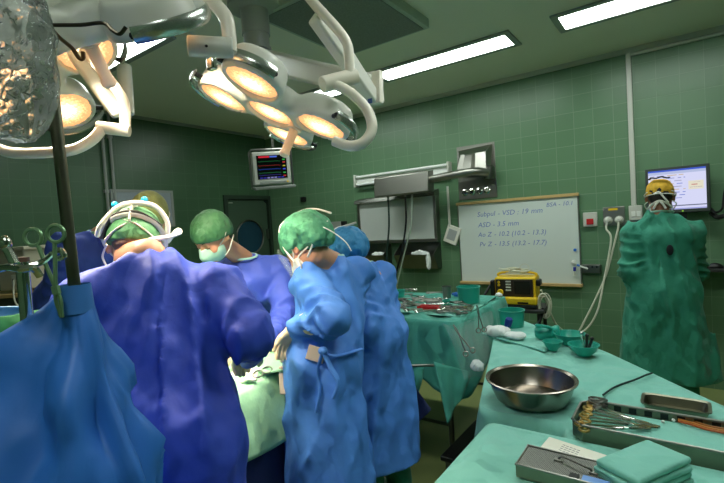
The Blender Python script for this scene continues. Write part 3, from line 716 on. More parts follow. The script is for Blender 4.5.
MB().box(at(370, 101, 1.93), (.02, .004, .02)).build('elbow_badge', mat('blue badge', (60, 90, 150), .4), lamp)
colp = V(-2.10, 1.93, 0)
hub = V(colp[0], colp[1], 2.60)
slab(lamp, 'boom_arm', hub+V(.05, .03, .02), elb+V(0, 0, .02), .13, .11, .09, OFFW, .02)
# ceiling column carrying the arms
t = root('lamp_column', (colp[0], colp[1], ZC), 'thick grey ceiling column above the lit operating lamp', 'column')
MB().lathe([(.16, 0), (.16, .06), (.085, .075), (.085, .22), (0, .22)], (colp[0], colp[1], ZC-.001), (0, 0, -1), 32).build('ceiling_rose', GREYM, t)
MB().lathe([(.078, .22), (.078, .30), (.088, .30), (.088, .318), (.078, .318), (.078, .46), (.06, .47), (0, .47)], (colp[0], colp[1], ZC), (0, 0, -1), 32).build('column', GREYM, t)
# second lamp, upper left, seen from its side
c2 = at(110, 33, 1.41)
lamp2, W2 = oplamp('operating_lamp', c2, vw(.21, .08, -.11), vw(.15, .80, .62), 'large grey lamp head seen side on at the upper left with a hanging handle', R=.25, pr=.122, handle=(.1, .35), beam=1.0)
MB().cyl(at(188, 46, 1.30), at(233, 48, 1.33), .030, n=20).build('yoke_joint', OFFW, lamp2, .004)
MB().cyl(at(206, 46, 1.27), at(206.5, 46, 1.262), .004, n=8).build('joint_screw', BLACK, lamp2)
MB().box(at(212, 64, 1.28), (.03, .02, .035)).build('yoke_latch', CHROME, lamp2, .005)
tubes(lamp2, 'arm_tube', [at(230, 52, 1.33), at(229, 34, 1.33), at(226, 18, 1.33), at(215, 4, 1.34), at(196, -16, 1.36)], .021)
# third lamp, far left, behind the drip bag
c3 = at(28, 76, 1.68)
lamp3, W3 = oplamp('operating_lamp', c3, vw(50, -33, 11), vw(.45, .78, -.28), 'lit lamp head at the left edge behind the crumpled clear drip bag', handle=(.2, .75), beam=1.0)
MB().cyl(at(97, 127, 1.62), at(130, 131, 1.64), .022, n=18).build('yoke_joint', CREAMY, lamp3, .004)
tubes(lamp3, 'yoke_tube', [at(102, 128, 1.62), at(92, 140, 1.60), at(72, 150, 1.58), at(40, 153, 1.57), at(8, 152, 1.57), at(-18, 140, 1.58)], .019)
tubes(lamp3, 'arm_tube', [at(125, 129, 1.64), at(125, 112, 1.645), at(122, 98, 1.65), at(108, 78, 1.66), at(84, 50, 1.68)], .019)
slab(lamp3, 'spring_arm', at(78, 48, 1.72), at(120, 116, 1.80), .10, .055, .05, HOUS)
MB().cyl(at(124, 66, 1.95), at(127, 114, 1.92), .030, n=16).build('elbow', OFFW, lamp3, .004)

# ------------------------------------------------------------------ people
def headbasis(fwd, roll=0.):
    y = nrm(fwd); x = nrm(np.cross(y, [0, 0, 1.])); z = np.cross(x, y)
    if roll: x, z = x*math.cos(roll)+z*math.sin(roll), -x*math.sin(roll)+z*math.cos(roll)
    return np.stack([x, y, z], 1)
def head_sdf(q, face=True):
    d = ellip(q, (0, -.012, .035), (.076, .098, .088))
    d = smin(d, ellip(q, (0, .03, -.04), (.058, .064, .074)), .05)
    d = smin(d, ellip(q, (0, .068, -.093), (.03, .024, .022)), .03)
    if face:
        d = smin(d, rcone(q, (-.03, .083, .026), (.03, .083, .026), .011, .011), .02)
        for s in (-1, 1):
            d = smax(d, -ellip(q, (s*.032, .103, .004), (.019, .016, .012)), .012)
            d = smin(d, ellip(q, (s*.032, .080, .003), (.015, .013, .012)), .006)
            d = smin(d, ellip(q, (s*.036, .068, -.032), (.022, .02, .02)), .02)
        d = smin(d, rcone(q, (0, .09, .012), (0, .112, -.030), .008, .013), .014)
        d = smin(d, rcone(q, (-.018, .090, -.062), (.018, .090, -.062), .008, .008), .012)
    for s in (-1, 1):
        e = ellip(q, (s*.080, -.010, -.002), (.010, .021, .032)); e = smax(e, -ellip(q, (s*.090, -.004, .0), (.008, .011, .018)), .006)
        d = smin(d, e, .010)
    return d
def hand_prims(wr, dirv, nrmv, side, curl=.5):
    """list of (a, b, ra, rb): palm bones, four bent fingers, a thumb from the palm's side"""
    y = nrm(dirv); n = nrm(np.array(nrmv)-y*np.dot(nrmv, y)); x = np.cross(y, n)*side; wr = np.array(wr, float)   # x: towards the thumb
    P = lambda a, b, c: wr+x*a+y*b-n*c
    out = []
    for i, (o, L) in enumerate(((.030, .078), (.010, .085), (-.010, .080), (-.028, .068))):
        k = P(o*1.05, .088-.004*abs(i-1), 0); out.append((P(o*.6, .0, 0), k, .016, .0125))
        a = curl*(.9+.12*i); d1 = y*math.cos(a)-n*math.sin(a); d2 = y*math.cos(a*2.1)-n*math.sin(a*2.1); d3 = y*math.cos(a*2.9)-n*math.sin(a*2.9)
        p1 = k+d1*L*.48; p2 = p1+d2*L*.30; p3 = p2+d3*L*.24
        out += [(k, p1, .0105, .0092), (p1, p2, .0092, .0085), (p2, p3, .0085, .0068)]
    t0 = P(.026, .018, .006); t1 = P(.052, .052, .020); t2 = t1+.034*nrm(y*.9+x*.35-n*.35); t3 = t2+.026*nrm(y*.95-n*.5)
    out += [(t0, t1, .016, .0115), (t1, t2, .0115, .0098), (t2, t3, .0098, .0075)]
    return out
def person(label, neck, headc, hb, pelvis, face_dir, arms, hem, gown_mat, gown_label, skin=SKIN, sh_w=.185, hemw=.20, flare=.02,
           trouser=SCRUB, feet=None, drop=.10, gowned=True, seed=1, h=.0085, gh=.0095, body_r=.128, sleeve=.074, cuff=.048, fold=.016, shoulders=None, collar=True, chest_drop=.0):
    neck, headc, pelvis = (np.array(a, float) for a in (neck, headc, pelvis))
    f = nrm(V(face_dir[0], face_dir[1], 0)); r = V(f[1], -f[0], 0)
    sh = shoulders or {1: neck+r*sh_w-V(0, 0, drop), -1: neck-r*sh_w-V(0, 0, drop)}
    if feet is None: feet = {s: V(pelvis[0], pelvis[1], 0)+r*.12*s-f*.02 for s in (1, -1)}
    skel = {}
    for s in (1, -1):
        el, wr, hd, pn, curl = arms[s]; skel[s] = (np.array(sh[s]), np.array(el, float), np.array(wr, float), np.array(hd, float), np.array(pn, float), curl)
    chest = neck-V(0, 0, .17)+f*.02
    hands = {s: hand_prims(skel[s][2], skel[s][3], skel[s][4], s, skel[s][5]) for s in (1, -1)}
    hneck = headc+hb @ V(0, -.025, -.06)
    def body(P):
        q = (P-headc) @ hb; d = head_sdf(q)
        d = smin(d, rcone(P, neck-V(0, 0, .03), hneck, .054, .050), .03)
        t = smin(rcone(P, chest+r*.06, pelvis+r*.05, .10, .105), rcone(P, chest-r*.06, pelvis-r*.05, .10, .105), .05)
        t = smin(t, rcone(P, sh[1], sh[-1], .052, .052), .06); d = smin(d, t, .04)
        for s in (1, -1):
            S_, E_, W_ = skel[s][:3]
            d = smin(d, rcone(P, S_, E_, .046, .038), .03); d = smin(d, rcone(P, E_, W_, .040, .027), .015)
            g = None
            for a, b, ra, rb in hands[s]:
                x = rcone(P, a, b, ra-.001, rb-.001); g = x if g is None else smin(g, x, .004)
            d = smin(d, g, .012)
            hip = pelvis+r*.085*s-V(0, 0, .05); ft = feet[s]; an = ft+V(0, 0, .10); kn = (hip+an)/2+f*.03
            d = smin(d, rcone(P, hip, kn, .085, .056), .05); d = smin(d, rcone(P, kn, an, .055, .038), .02)
            d = smin(d, rcone(P, ft+V(0, 0, .045)-f*.03, ft+V(0, 0, .036)+f*.15, .036, .028), .02)
        return np.maximum(d, .004-P[:, 2])
    pts = np.array([neck, headc, pelvis, feet[1], feet[-1]]+[a for s in (1, -1) for a in skel[s][:3]]+[b for s in (1, -1) for _, b, _, _ in hands[s]])
    lo = pts.min(0)-.19; hi = pts.max(0)+.19; lo[2] = -.02
    p = sdf_obj('person', body, lo, hi, h, skin); tag(p, label, 'person')
    p['_'] = 0; del p['_']
    # shoes, trousers
    for s in (1, -1):
        ft = feet[s]
        def shoe(P):
            d = smin(rcone(P, ft+V(0, 0, .045)-f*.04, ft+V(0, 0, .042)+f*.16, .046, .038), rcone(P, ft+V(0, 0, .09)-f*.01, ft+V(0, 0, .04), .042, .045), .03)
            return np.maximum(d, .001-P[:, 2])
        sdf_obj('shoe', shoe, ft-V(.28, .28, .02), ft+V(.28, .28, .2), .012, WHITE if seed % 2 else BLACK, p)
    def trous(P):
        d = None
        for s in (1, -1):
            hip = pelvis+r*.085*s-V(0, 0, .05); ft = feet[s]; an = ft+V(0, 0, .09); kn = (hip+an)/2+f*.03
            x = smin(rcone(P, hip, kn, .105, .08), rcone(P, kn, an, .08, .072), .03); d = x if d is None else smin(d, x, .03)
        return np.maximum(np.maximum(d, P[:, 2]-hem-.12), .09-P[:, 2])
    lo2 = np.minimum(np.minimum(feet[1], feet[-1]), pelvis)-.2; hi2 = np.maximum(np.maximum(feet[1], feet[-1]), pelvis)+.2; lo2[2] = 0.05; hi2[2] = pelvis[2]+.05
    sdf_obj('trousers', trous, lo2, hi2, .016, trouser, p, disp=lambda v: .008*(ridged(v*V(9, 9, 3), seed)-.5))
    # gown
    hp = V(pelvis[0], pelvis[1], hem)
    hipc = pelvis+V(0, 0, .02)
    def gown(P):
        d = None
        for s in (1, -1):
            a = chest+r*.07*s; b = hipc+r*.06*s; c_ = hp+r*(hemw-.15+.0)*s
            x = smin(rcone(P, a, b, body_r, body_r+.012), rcone(P, b, c_, body_r+.012, .15+flare), .08); d = x if d is None else smin(d, x, .10)
        d = smin(d, rcone(P, sh[1]+V(0, 0, -.005), sh[-1]+V(0, 0, -.005), .064, .064), .06)
        d = smin(d, rcone(P, neck-V(0, 0, .075), chest, .075, .12), .06)
        for s in (1, -1):
            S_, E_, W_ = skel[s][:3]
            x = smin(rcone(P, S_, E_, sleeve+.004, sleeve), rcone(P, E_, W_-nrm(W_-E_)*.015, sleeve-.004, cuff), .035); d = smin(d, x, .045)
        # wrinkles: long falls below the waist, diagonals round the arms and chest
        A = fold
        z = P[:, 2]; low = np.clip((hipc[2]+.12-z)/.4, 0, 1)
        A = A*1.65; wv = P+.05*np.stack([vnoise(P*4, seed+5), vnoise(P*4, seed+6), vnoise(P*4, seed+7)], 1)
        lat = (P-pelvis) @ r; dep = (P-pelvis) @ f; arm = np.zeros(len(P)); aw = np.zeros(len(P))
        for s in (1, -1):
            S_, E_, W_ = skel[s][:3]
            for a_, b_, o_ in ((S_, E_, 0.), (E_, W_, 1.)):
                ax = nrm(b_-a_); L_ = np.linalg.norm(b_-a_); t_ = ((P-a_) @ ax)/L_; q_ = P-a_-np.clip(t_, 0, 1)[:, None]*(b_-a_); rr_ = np.linalg.norm(q_, axis=1)
                wgt = np.clip((.125-rr_)/.04, 0, 1)*np.clip(np.minimum(t_+.05, 1.05-t_)*6, 0, 1)
                near = np.exp(-(((t_-(1-o_))*L_)/.13)**2)*.9+.35      # bunches gather round the elbow
                u_ = np.cross(ax, [0, 0, 1.]); u_ /= np.linalg.norm(u_)+1e-9; th_ = np.arctan2(q_ @ u_, q_ @ np.cross(ax, u_))
                ph = t_*L_*15+.9*np.sin(th_+seed)+2.2*vnoise(P*V(6, 6, 6), seed+70)+.5*s
                tri = 1-2*np.abs(ph-np.floor(ph)-.5); arm += wgt*near*(tri**1.8-.36)*(.35+.9*vnoise(P*7, seed+71)); aw = np.maximum(aw, wgt)
        wp = 1.3*vnoise(P*V(3, 3, 2), seed+80)
        ph = lat*8.5+dep*3+(z-pelvis[2])*1.1*np.sign(lat)+wp; tri = 1-2*np.abs(ph-np.floor(ph)-.5)
        back = (tri**2.2-.31)*np.clip(vnoise(P*V(4, 4, 2.5), seed+81)*2-.5, 0, 1)
        d = d-A*low*(1.1*(ridged(wv*V(7.5, 7.5, .7), seed)-.45)+1.5*creases(P, seed+20, 6, 5.0, .22))-A*1.0*arm-A*(1-low)*(1-aw)*(1.0*back+1.0*creases(P, seed+40, 8, 5.5, .6))-A*.55*creases(P, seed+60, 8, 11, .8)
        d = smax(d, -ellip(P, neck+V(0, 0, .055)+f*.035, (.082, .090, .085), np.stack([r, f, V(0, 0, 1)], 1)), .01)
        return np.maximum(d, hem-z)
    pts = np.array([neck, pelvis]+[a for s in (1, -1) for a in skel[s][:3]]); lo = pts.min(0)-.24; hi = pts.max(0)+.15; lo[2] = hem-.05
    lo[:2] = np.minimum(lo[:2], hp[:2]-hemw-.16); hi[:2] = np.maximum(hi[:2], hp[:2]+hemw+.16)
    g = sdf_obj('gown', gown, lo, hi, gh, gown_mat, p)
    if gown_label: g['label'] = gown_label
    # collar band of the scrubs
    if collar: MB().tube([neck+V(0, 0, .0)+f*.035+r*.074*math.cos(a)+f*.082*math.sin(a)+V(0, 0, .012*-math.sin(a)-.012) for a in np.linspace(0, 2*PI, 28, endpoint=False)], .007, 8, closed=True).build('collar', MASKM, p)
    return p, dict(skel=skel, hands=hands, f=f, r=r, headc=headc, hb=hb, neck=neck, chest=chest, pelvis=pelvis, sh=sh)
def gloves(p, K, m=GLOVE, sides=(1, -1), h=.0045):
    for s in sides:
        S_, E_, W_ = K['skel'][s][:3]
        def fn(P):
            g = None
            for a, b, ra, rb in K['hands'][s]:
                x = rcone(P, a, b, ra+.0018, rb+.0018); g = x if g is None else smin(g, x, .004)
            back = nrm(E_-W_)
            g = smin(g, smin(rcone(P, W_, W_+back*.045, .032, .040), rcone(P, W_+back*.040, W_+back*.070, .044, .052), .02), .012)
            return g-.0016*(ridged(P*70, 3)-.5)
        pp = np.array([a for a, b, _, _ in K['hands'][s]]+[b for a, b, _, _ in K['hands'][s]]+[W_, W_+nrm(E_-W_)*.14])
        sdf_obj('glove', fn, pp.min(0)-.05, pp.max(0)+.05, h, m, p)
def headpart(K, P): return K['headc']+np.asarray(P, float) @ K['hb'].T
def cap(p, K, m, style='cap', seed=3, grow=0., label=None):
    hc, hb = K['headc'], K['hb']
    def fn(P):
        q = (P-hc) @ hb
        if style == 'cap':
            d = ellip(q, (0, -.012, .042), (.086, .108, .094)); d = smin(d, ellip(q, (0, -.055, .0), (.07, .062, .06)), .03)
            d = d-.004*(ridged(q*30, seed)-.5)-.003*ridged(q*V(45, 8, 8), seed+1)
            pl = (q[:, 2]-.030)-(q[:, 1]-.09)*.36
        elif style == 'flat':
            d = ellip(q, (0, -.012, .040), (.083, .104, .094)); d = smax(d, q[:, 2]-.125, .02)
            d = d-.003*(ridged(q*32, seed)-.5)
            pl = (q[:, 2]-.03)-(q[:, 1]-.09)*.22
        else:
            d = ellip(q, (0, -.03, .052), (.104, .128, .100)); d = smin(d, ellip(q, (0, -.09, .0), (.082, .06, .07)), .05)
            d = d-.012*(ridged(q*V(26, 17, 17), seed)-.5)-.006*(ridged(q*48, seed+2)-.5)
            pl = (q[:, 2]-.03)-(q[:, 1]-.09)*.50
        return np.maximum(d-grow, -pl)
    o = sdf_obj('cap', fn, hc-.22, hc+.22, .0055, m, p)
    if label: o['label'] = label
    return o
def band(K, par, nm, c, rx, ry, tilt, r, m, flat=.35, a0=0., a1=2*PI, n=32, roll=0., label=None):
    "strap round the head: an ellipse in head space, tipped back by tilt"
    pts = []
    closed = abs(a1-a0) > 6.2
    for a in np.linspace(a0, a1, n, endpoint=not closed):
        q = rotx(tilt) @ roty(roll) @ V(rx*math.cos(a), ry*math.sin(a), 0)+V(*c); pts.append(headpart(K, q))
    o = MB().tube(pts, r, 8, flat=flat, closed=closed, up=K['hb'] @ (rotx(tilt) @ V(0, 0, 1))).build(nm, m, par)
    if label: o['label'] = label
    return o
def mask(p, K, m=MASKM):
    hc, hb = K['headc'], K['hb']
    def fn(P):
        q = (P-hc) @ hb
        d = smin(ellip(q, (0, .032, -.045), (.066, .074, .080)), rcone(q, (0, .095, -.005), (0, .112, -.045), .012, .022), .04)
        d = d-.002*ridged(q*V(5, 5, 60), 4)
        reg = np.maximum(np.maximum(.012-q[:, 1], q[:, 2]-.0), -.13-q[:, 2])
        reg = np.maximum(reg, q[:, 2]-(-.012+.10*(q[:, 1]-.02)))
        return smax(d, reg, .008)
    o = sdf_obj('mask', fn, hc-.17, hc+.17, .0055, m, p)
    for s in (1, -1):
        for z0, z1, y1 in ((-.02, .01, -.02), (-.09, -.06, -.06)):
            MB().tube(spline([headpart(K, (s*.064, .04, z0)), headpart(K, (s*.078, .012, (z0+z1)/2)), headpart(K, (s*.092, -.012, z1+.012)), headpart(K, (s*.07, -.07, z1+.02))], 5), .0035, 6).build('mask_tie', STRAPM, o)
    return o
def brows(p, K):
    for s in (1, -1):
        MB().tube(spline([headpart(K, (s*.014, .094, .026)), headpart(K, (s*.034, .090, .032)), headpart(K, (s*.052, .075, .026))], 5), .0045, 6, flat=.6).build('eyebrow', HAIR, p)
        MB().tube(spline([headpart(K, (s*.019, .093, -.002)), headpart(K, (s*.032, .0945, -.005)), headpart(K, (s*.046, .088, -.001))], 5), .0018, 6).build('eyelashes', HAIR, p)
def hair(p, K, lo=-.055, m=HAIR):
    hc, hb = K['headc'], K['hb']
    def fn(P):
        q = (P-hc) @ hb; d = smin(ellip(q, (0, -.014, .036), (.0795, .101, .090)), ellip(q, (0, -.055, -.02), (.055, .048, .05)), .02)-.0015*ridged(q*90, 2)
        front = q[:, 1]-(.0-.5*(q[:, 2]+.02)); return np.maximum(np.maximum(d, lo-q[:, 2]), np.minimum(front, q[:, 2]*-1+.03))
    sdf_obj('hair', fn, hc-.16, hc+.16, .006, m, p)
def shield(p, K):
    pts = []; n = 15; vs = []; fs = []
    for i in range(n):
        a = -1.25+2.5*i/(n-1)
        for zz in (.05, -.03, -.12): vs.append(headpart(K, (.105*math.sin(a), .015+.125*math.cos(a), zz)))
    for i in range(n-1):
        for k in range(2): fs.append((i*3+k, i*3+k+1, i*3+k+4, i*3+k+3))
    o = mesh_obj('face_shield', vs, fs, CLEAR, p); md = o.modifiers.new('Solid', 'SOLIDIFY'); md.thickness = .001
    return o
def armset(el, wr, tip, pn, curl=.5): return (el, wr, np.array(tip)-np.array(wr), pn, curl)

# P1: surgeon with a headlight, seen from behind
NAVY1 = mat('navy nonwoven gown of the nearest surgeon', (50, 74, 184), .62, var=.05, vscale=4, crease=.62, cscale=5.5, bump=.1, bscale=55)
nk = at(147, 246, 1.40); hc = at(135, 247, 1.57); pv = at(166, 400, 1.30); pv[2] = .96
tgt = V(-1.72, 1.10, .98)
p1, K1 = person('person in navy gown seen from behind, bent forward, wearing a white strapped headlight', nk, hc, headbasis(V(-.80, .55, -.74), -.09), pv, V(-.80, .60, 0),
    {1: armset(at(250, 334, 1.36), at(252, 352, 1.62), tgt+V(.03, .05, 0), V(0, 0, 1)), -1: armset(at(85, 345, 1.5), at(160, 345, 1.80), tgt+V(-.02, -.05, 0), V(0, 0, 1))},
    .30, NAVY1, None, sh_w=.20, hemw=.19, body_r=.118, sleeve=.070, drop=.15, seed=11, fold=.013, collar=False)
gloves(p1, K1)
cap(p1, K1, CAPG, 'cap', 3); mask(p1, K1); hair(p1, K1, -.05, mat('greying hair', (120, 100, 84), .6, var=.3, vscale=80, bump=.3, bscale=120)); brows(p1, K1)
# headlight: two bands, a top strap, a rear cradle, cable and blue clips
hl = band(K1, p1, 'headlight_band', (0, -.012, .020), .096, .122, math.radians(-8), .011, STRAPM, .4, label='white headlight strap with blue clips')
MB().tube([headpart(K1, (0, -.012+.118*math.sin(a), .034+.106*math.cos(a))) for a in np.linspace(-1.75, 1.6, 22)], .013, 8, flat=.3, up=K1['hb'] @ V(1, 0, 0)).build('top_strap', STRAPM, hl)
MB().tube(spline([headpart(K1, q) for q in ((.092, .02, .03), (.105, -.05, .07), (.06, -.11, .10), (-.03, -.125, .085), (-.10, -.06, .055), (-.125, .0, .05))], 6), .009, 8).build('rear_strap', STRAPM, hl)
MB().tube(spline([headpart(K1, q) for q in ((.10, .03, .045), (.135, -.03, .05), (.15, -.06, .02), (.12, -.10, -.03), (.07, -.13, -.065), (.05, -.14, -.10))], 6), .008, 8).build('light_cable', STRAPM, hl)
MB().tube(spline([headpart(K1, q) for q in ((-.09, -.05, -.0), (-.05, -.115, .045), (.02, -.125, .055), (.085, -.06, .05))], 6), .014, 8, flat=.4).build('black_band', BLACK, hl)
for q in ((-.055, -.118, .092), (.035, -.122, .115)):
    MB().sphere(headpart(K1, q), .0115, 12, 8).build('blue_clip', mat('cyan clip', (30, 150, 190), .35), hl)
for q0, q1 in (((-.075, -.075, -.025), (.02, -.115, .02)), ((.075, -.075, -.02), (-.02, -.118, .025))):
    MB().tube(spline([headpart(K1, q0), headpart(K1, (np.array(q0)+np.array(q1))/2+V(0, -.022, 0)), headpart(K1, q1)], 6), .009, 8, flat=.35).build('cap_tie', STRAPM, p1)
MB().sphere(headpart(K1, (-.01, -.122, .05)), (.022, .014, .016), 12, 8, K1['hb']).build('cradle_buckle', WHITE, hl)
MB().lathe([(.02, 0), (.022, .03), (.016, .05), (0, .05)], headpart(K1, (0, .11, .06)), K1['hb'] @ V(0, .8, -.4), 16).build('lamp_head', BLACK, hl)
# P3: surgeon opposite with bowed head
nk = at(244, 254, 2.66); hc = at(213, 237, 2.38); pv = at(262, 400, 3.02); pv[2] = .97
p3, K3 = person('person in navy gown facing us with bowed head, smooth green cap and mint mask', nk, hc, headbasis(V(.12, -.85, -.62), .06), pv, V(.75, -.66, 0),
    {-1: armset(at(284, 316, 2.56), at(264, 346, 2.36), tgt+V(.04, .32, .03), V(0, 0, 1)), 1: armset(at(196, 320, 2.45), at(215, 350, 2.2), tgt+V(-.03, .18, .03), V(0, 0, 1))},
    .30, NAVY, None, sh_w=.20, hemw=.20, body_r=.125, sleeve=.072, seed=23, fold=.015)
gloves(p3, K3); cap(p3, K3, CAPG, 'cap', 8, grow=.006); mask(p3, K3); brows(p3, K3)
# P2: tall surgeon at the left, mostly behind the headlight wearer
nk = at(100, 230, 2.55); hc = at(150, 219, 2.26); pv = at(48, 400, 2.80); pv[2] = 1.0
p2, K2 = person('person in navy gown leaning in from the left, olive green cap, behind the headlight wearer', nk, hc, headbasis(V(.62, -.30, -.62), 0.), pv, V(.85, .10, 0),
    {1: armset(at(52, 325, 2.50), at(130, 350, 2.2), tgt+V(-.1, -.05, .04), V(0, 0, 1)), -1: armset(at(140, 320, 2.60), at(185, 345, 2.35), tgt+V(-.12, .1, .04), V(0, 0, 1))},
    .30, NAVY, None, sh_w=.19, hemw=.20, body_r=.13, sleeve=.075, seed=37, fold=.016)
gloves(p2, K2); cap(p2, K2, CAPY, 'cap', 12); mask(p2, K2); shield(p2, K2); brows(p2, K2)
# P4: surgeon on the near right side
nk = at(332, 256, 2.12); hc = at(306, 248, 2.03); pv = at(326, 400, 2.02); pv[2] = .95
p4, K4 = person('person in light blue gown seen from behind, mint bouffant cap and white mask ties', nk, hc, headbasis(V(-.80, .0, -.62), 0.), pv, V(-1, .10, 0),
    {-1: armset(at(333, 318, 1.84), at(296, 327, 1.90), at(280, 352, 1.95), V(.2, .3, 1), .45), 1: armset(at(345, 318, 2.25), at(306, 335, 2.25), at(286, 340, 2.3), V(0, 0, 1))},
         .34, BLUE, None, sh_w=.155, hemw=.165, body_r=.104, sleeve=.072, seed=51, fold=.016)
gloves(p4, K4); cap(p4, K4, CAPM, 'bouffant', 21); mask(p4, K4, STRAPM); hair(p4, K4, -.05); shield(p4, K4); brows(p4, K4)
bt = MB().tube(spline([headpart(K4, q) for q in ((-.084, .03, -.045), (-.092, .03, .04), (-.075, .005, .125), (-.02, -.03, .155))], 6), .007, 8, flat=.4).build('mask_tie', STRAPM, p4)
MB().tube(spline([headpart(K4, q) for q in ((-.03, -.03, .155), (.0, -.055, .158), (.03, -.10, .145), (.04, -.145, .105), (.05, -.185, .045))], 6), .008, 8, flat=.5).build('mask_tie', STRAPM, p4)
MB().tube(spline([headpart(K4, q) for q in ((-.075, -.04, -.075), (-.068, -.09, -.05), (-.03, -.145, .0), (.03, -.155, .02), (.06, -.13, .03))], 6), .007, 8, flat=.5).build('mask_tie', STRAPM, p4)
MB().torus(headpart(K4, (-.055, -.135, .025)), .018, .006, K4['hb'] @ V(1, .6, 0), 16, 6).build('tie_bow', STRAPM, p4)
MB().tube(spline([headpart(K4, q) for q in ((-.03, -.15, .01), (.0, -.17, -.05), (.03, -.175, -.11), (.05, -.16, -.15))], 6), .007, 8, flat=.4).build('mask_tie', STRAPM, p4)
# waist tie and card of the light blue gown
kn = at(325, 346, 1.83)
td = MB().box(at(316, 354, 1.84), (.075, .006, .062), rotz(.62) @ roty(.35)).build('tie_card', CARDC, p4, .002)
td['label'] = 'beige paper tie card at the hip'
k = MB().sphere(at(323, 351, 1.83), (.022, .018, .018), 12, 8)
k.tube(spline([at(323, 351, 1.83), at(330, 366, 1.82), at(338, 382, 1.82), at(333, 398, 1.82)], 6), .014, 8, flat=.5)
k.tube(spline([at(323, 351, 1.83), at(318, 370, 1.83), at(320, 392, 1.83), at(316, 412, 1.83)], 6), .010, 8, flat=.5)
k.tube(spline([at(323, 351, 1.83), at(334, 356, 1.84), at(352, 352, 1.92), at(362, 349, 2.0)], 6), .009, 8, flat=.6)
k.build('waist_tie', BLUE, p4)
# P5: surgeon behind
nk = at(363, 262, 2.52); hc = at(346, 258, 2.42); pv = at(378, 400, 2.46); pv[2] = .95
p5, K5 = person('person in light blue gown beside the mint cap, wearing a blue bouffant cap', nk, hc, headbasis(V(-.80, .12, -.60), 0.), pv, V(-1, .12, 0),
    {-1: armset(at(366, 330, 2.30), at(335, 345, 2.38), at(318, 350, 2.45), V(0, 0, 1)), 1: armset(at(391, 325, 2.62), at(350, 345, 2.62), at(332, 350, 2.6), V(0, 0, 1))},
         .30, BLUE, None, sh_w=.155, hemw=.17, body_r=.108, sleeve=.070, seed=67, fold=.016)
gloves(p5, K5); cap(p5, K5, CAPB, 'bouffant', 31); mask(p5, K5, STRAPM); hair(p5, K5, -.05); brows(p5, K5)
MB().tube(spline([headpart(K5, q) for q in ((-.09, .0, .0), (-.085, -.04, .09), (-.03, -.06, .15), (.03, -.08, .155), (.06, -.14, .13))], 6), .006, 8, flat=.4).build('mask_tie', STRAPM, p5)
# P6: person in green at the screen
nk = at(660, 211, 3.06); hc = at(660, 198, 3.10); pv = at(664, 330, 3.08); pv[2] = .98
p6, K6 = person('person in long teal cotton gown, back to us before the computer screen, yellow patterned cap', nk, hc, headbasis(V(.0, .97, -.22), 0.), pv, V(0, 1, 0),
    {1: armset(at(697, 272, 3.10), at(688, 282, 3.33), at(685, 286, 3.40), V(0, 0, 1), .3), -1: armset(at(629, 272, 3.10), at(640, 284, 3.33), at(648, 288, 3.4), V(0, 0, 1), .3)},
      .41, SCRUB, None, skin=SKIND, sh_w=.172, drop=.155, hemw=.25, flare=.03, body_r=.115, sleeve=.060, seed=83, fold=.014)
hair(p6, K6, -.055); brows(p6, K6)
CAPP = mat('yellow patterned cap cotton', (214, 168, 48), .8, var=.35, vscale=45)
cap(p6, K6, CAPP, 'flat', 40)
rp = random.Random(5)
MB().tube(spline([headpart(K6, (.086*math.sin(a)*.8, -.075-.03*math.cos(a*1.5), .118+.004*math.sin(7*a))) for a in np.linspace(-1, 1, 9)], 4), .010, 6, flat=.5).build('cap_print', mat('black cap print', (28, 28, 26), .8), p6)
mk = mask(p6, K6, STRAPM)
band(K6, p6, 'mask_tie', (0, -.012, .006), .088, .112, math.radians(3), .006, STRAPM, .5)
MB().tube(spline([headpart(K6, q) for q in ((-.03, -.118, .0), (.0, -.124, .01), (.028, -.118, -.03), (.05, -.10, -.06))], 6), .006, 8).build('mask_tie', STRAPM, p6)
MB().tube(spline([headpart(K6, q) for q in ((-.07, -.05, -.085), (-.04, -.09, -.06), (.0, -.108, -.045), (.04, -.09, -.06), (.07, -.05, -.085))], 6), .007, 8).build('mask_tie', STRAPM, p6)
for sx in (-1, 1): MB().tube(spline([headpart(K6, q) for q in ((0, -.108, -.045), (sx*.02, -.112, -.07), (sx*.035, -.105, -.10))], 6), .007, 8).build('mask_tie', STRAPM, p6)
gl = at(682, 252, 2.93)
MB().sphere(at(670, 250, 2.915), (.02, .008, .035), 10, 8).build('dark_mark', mat('near black gown mark', (14, 20, 24), .8), p6)  # small near-black oval on the back of the gown

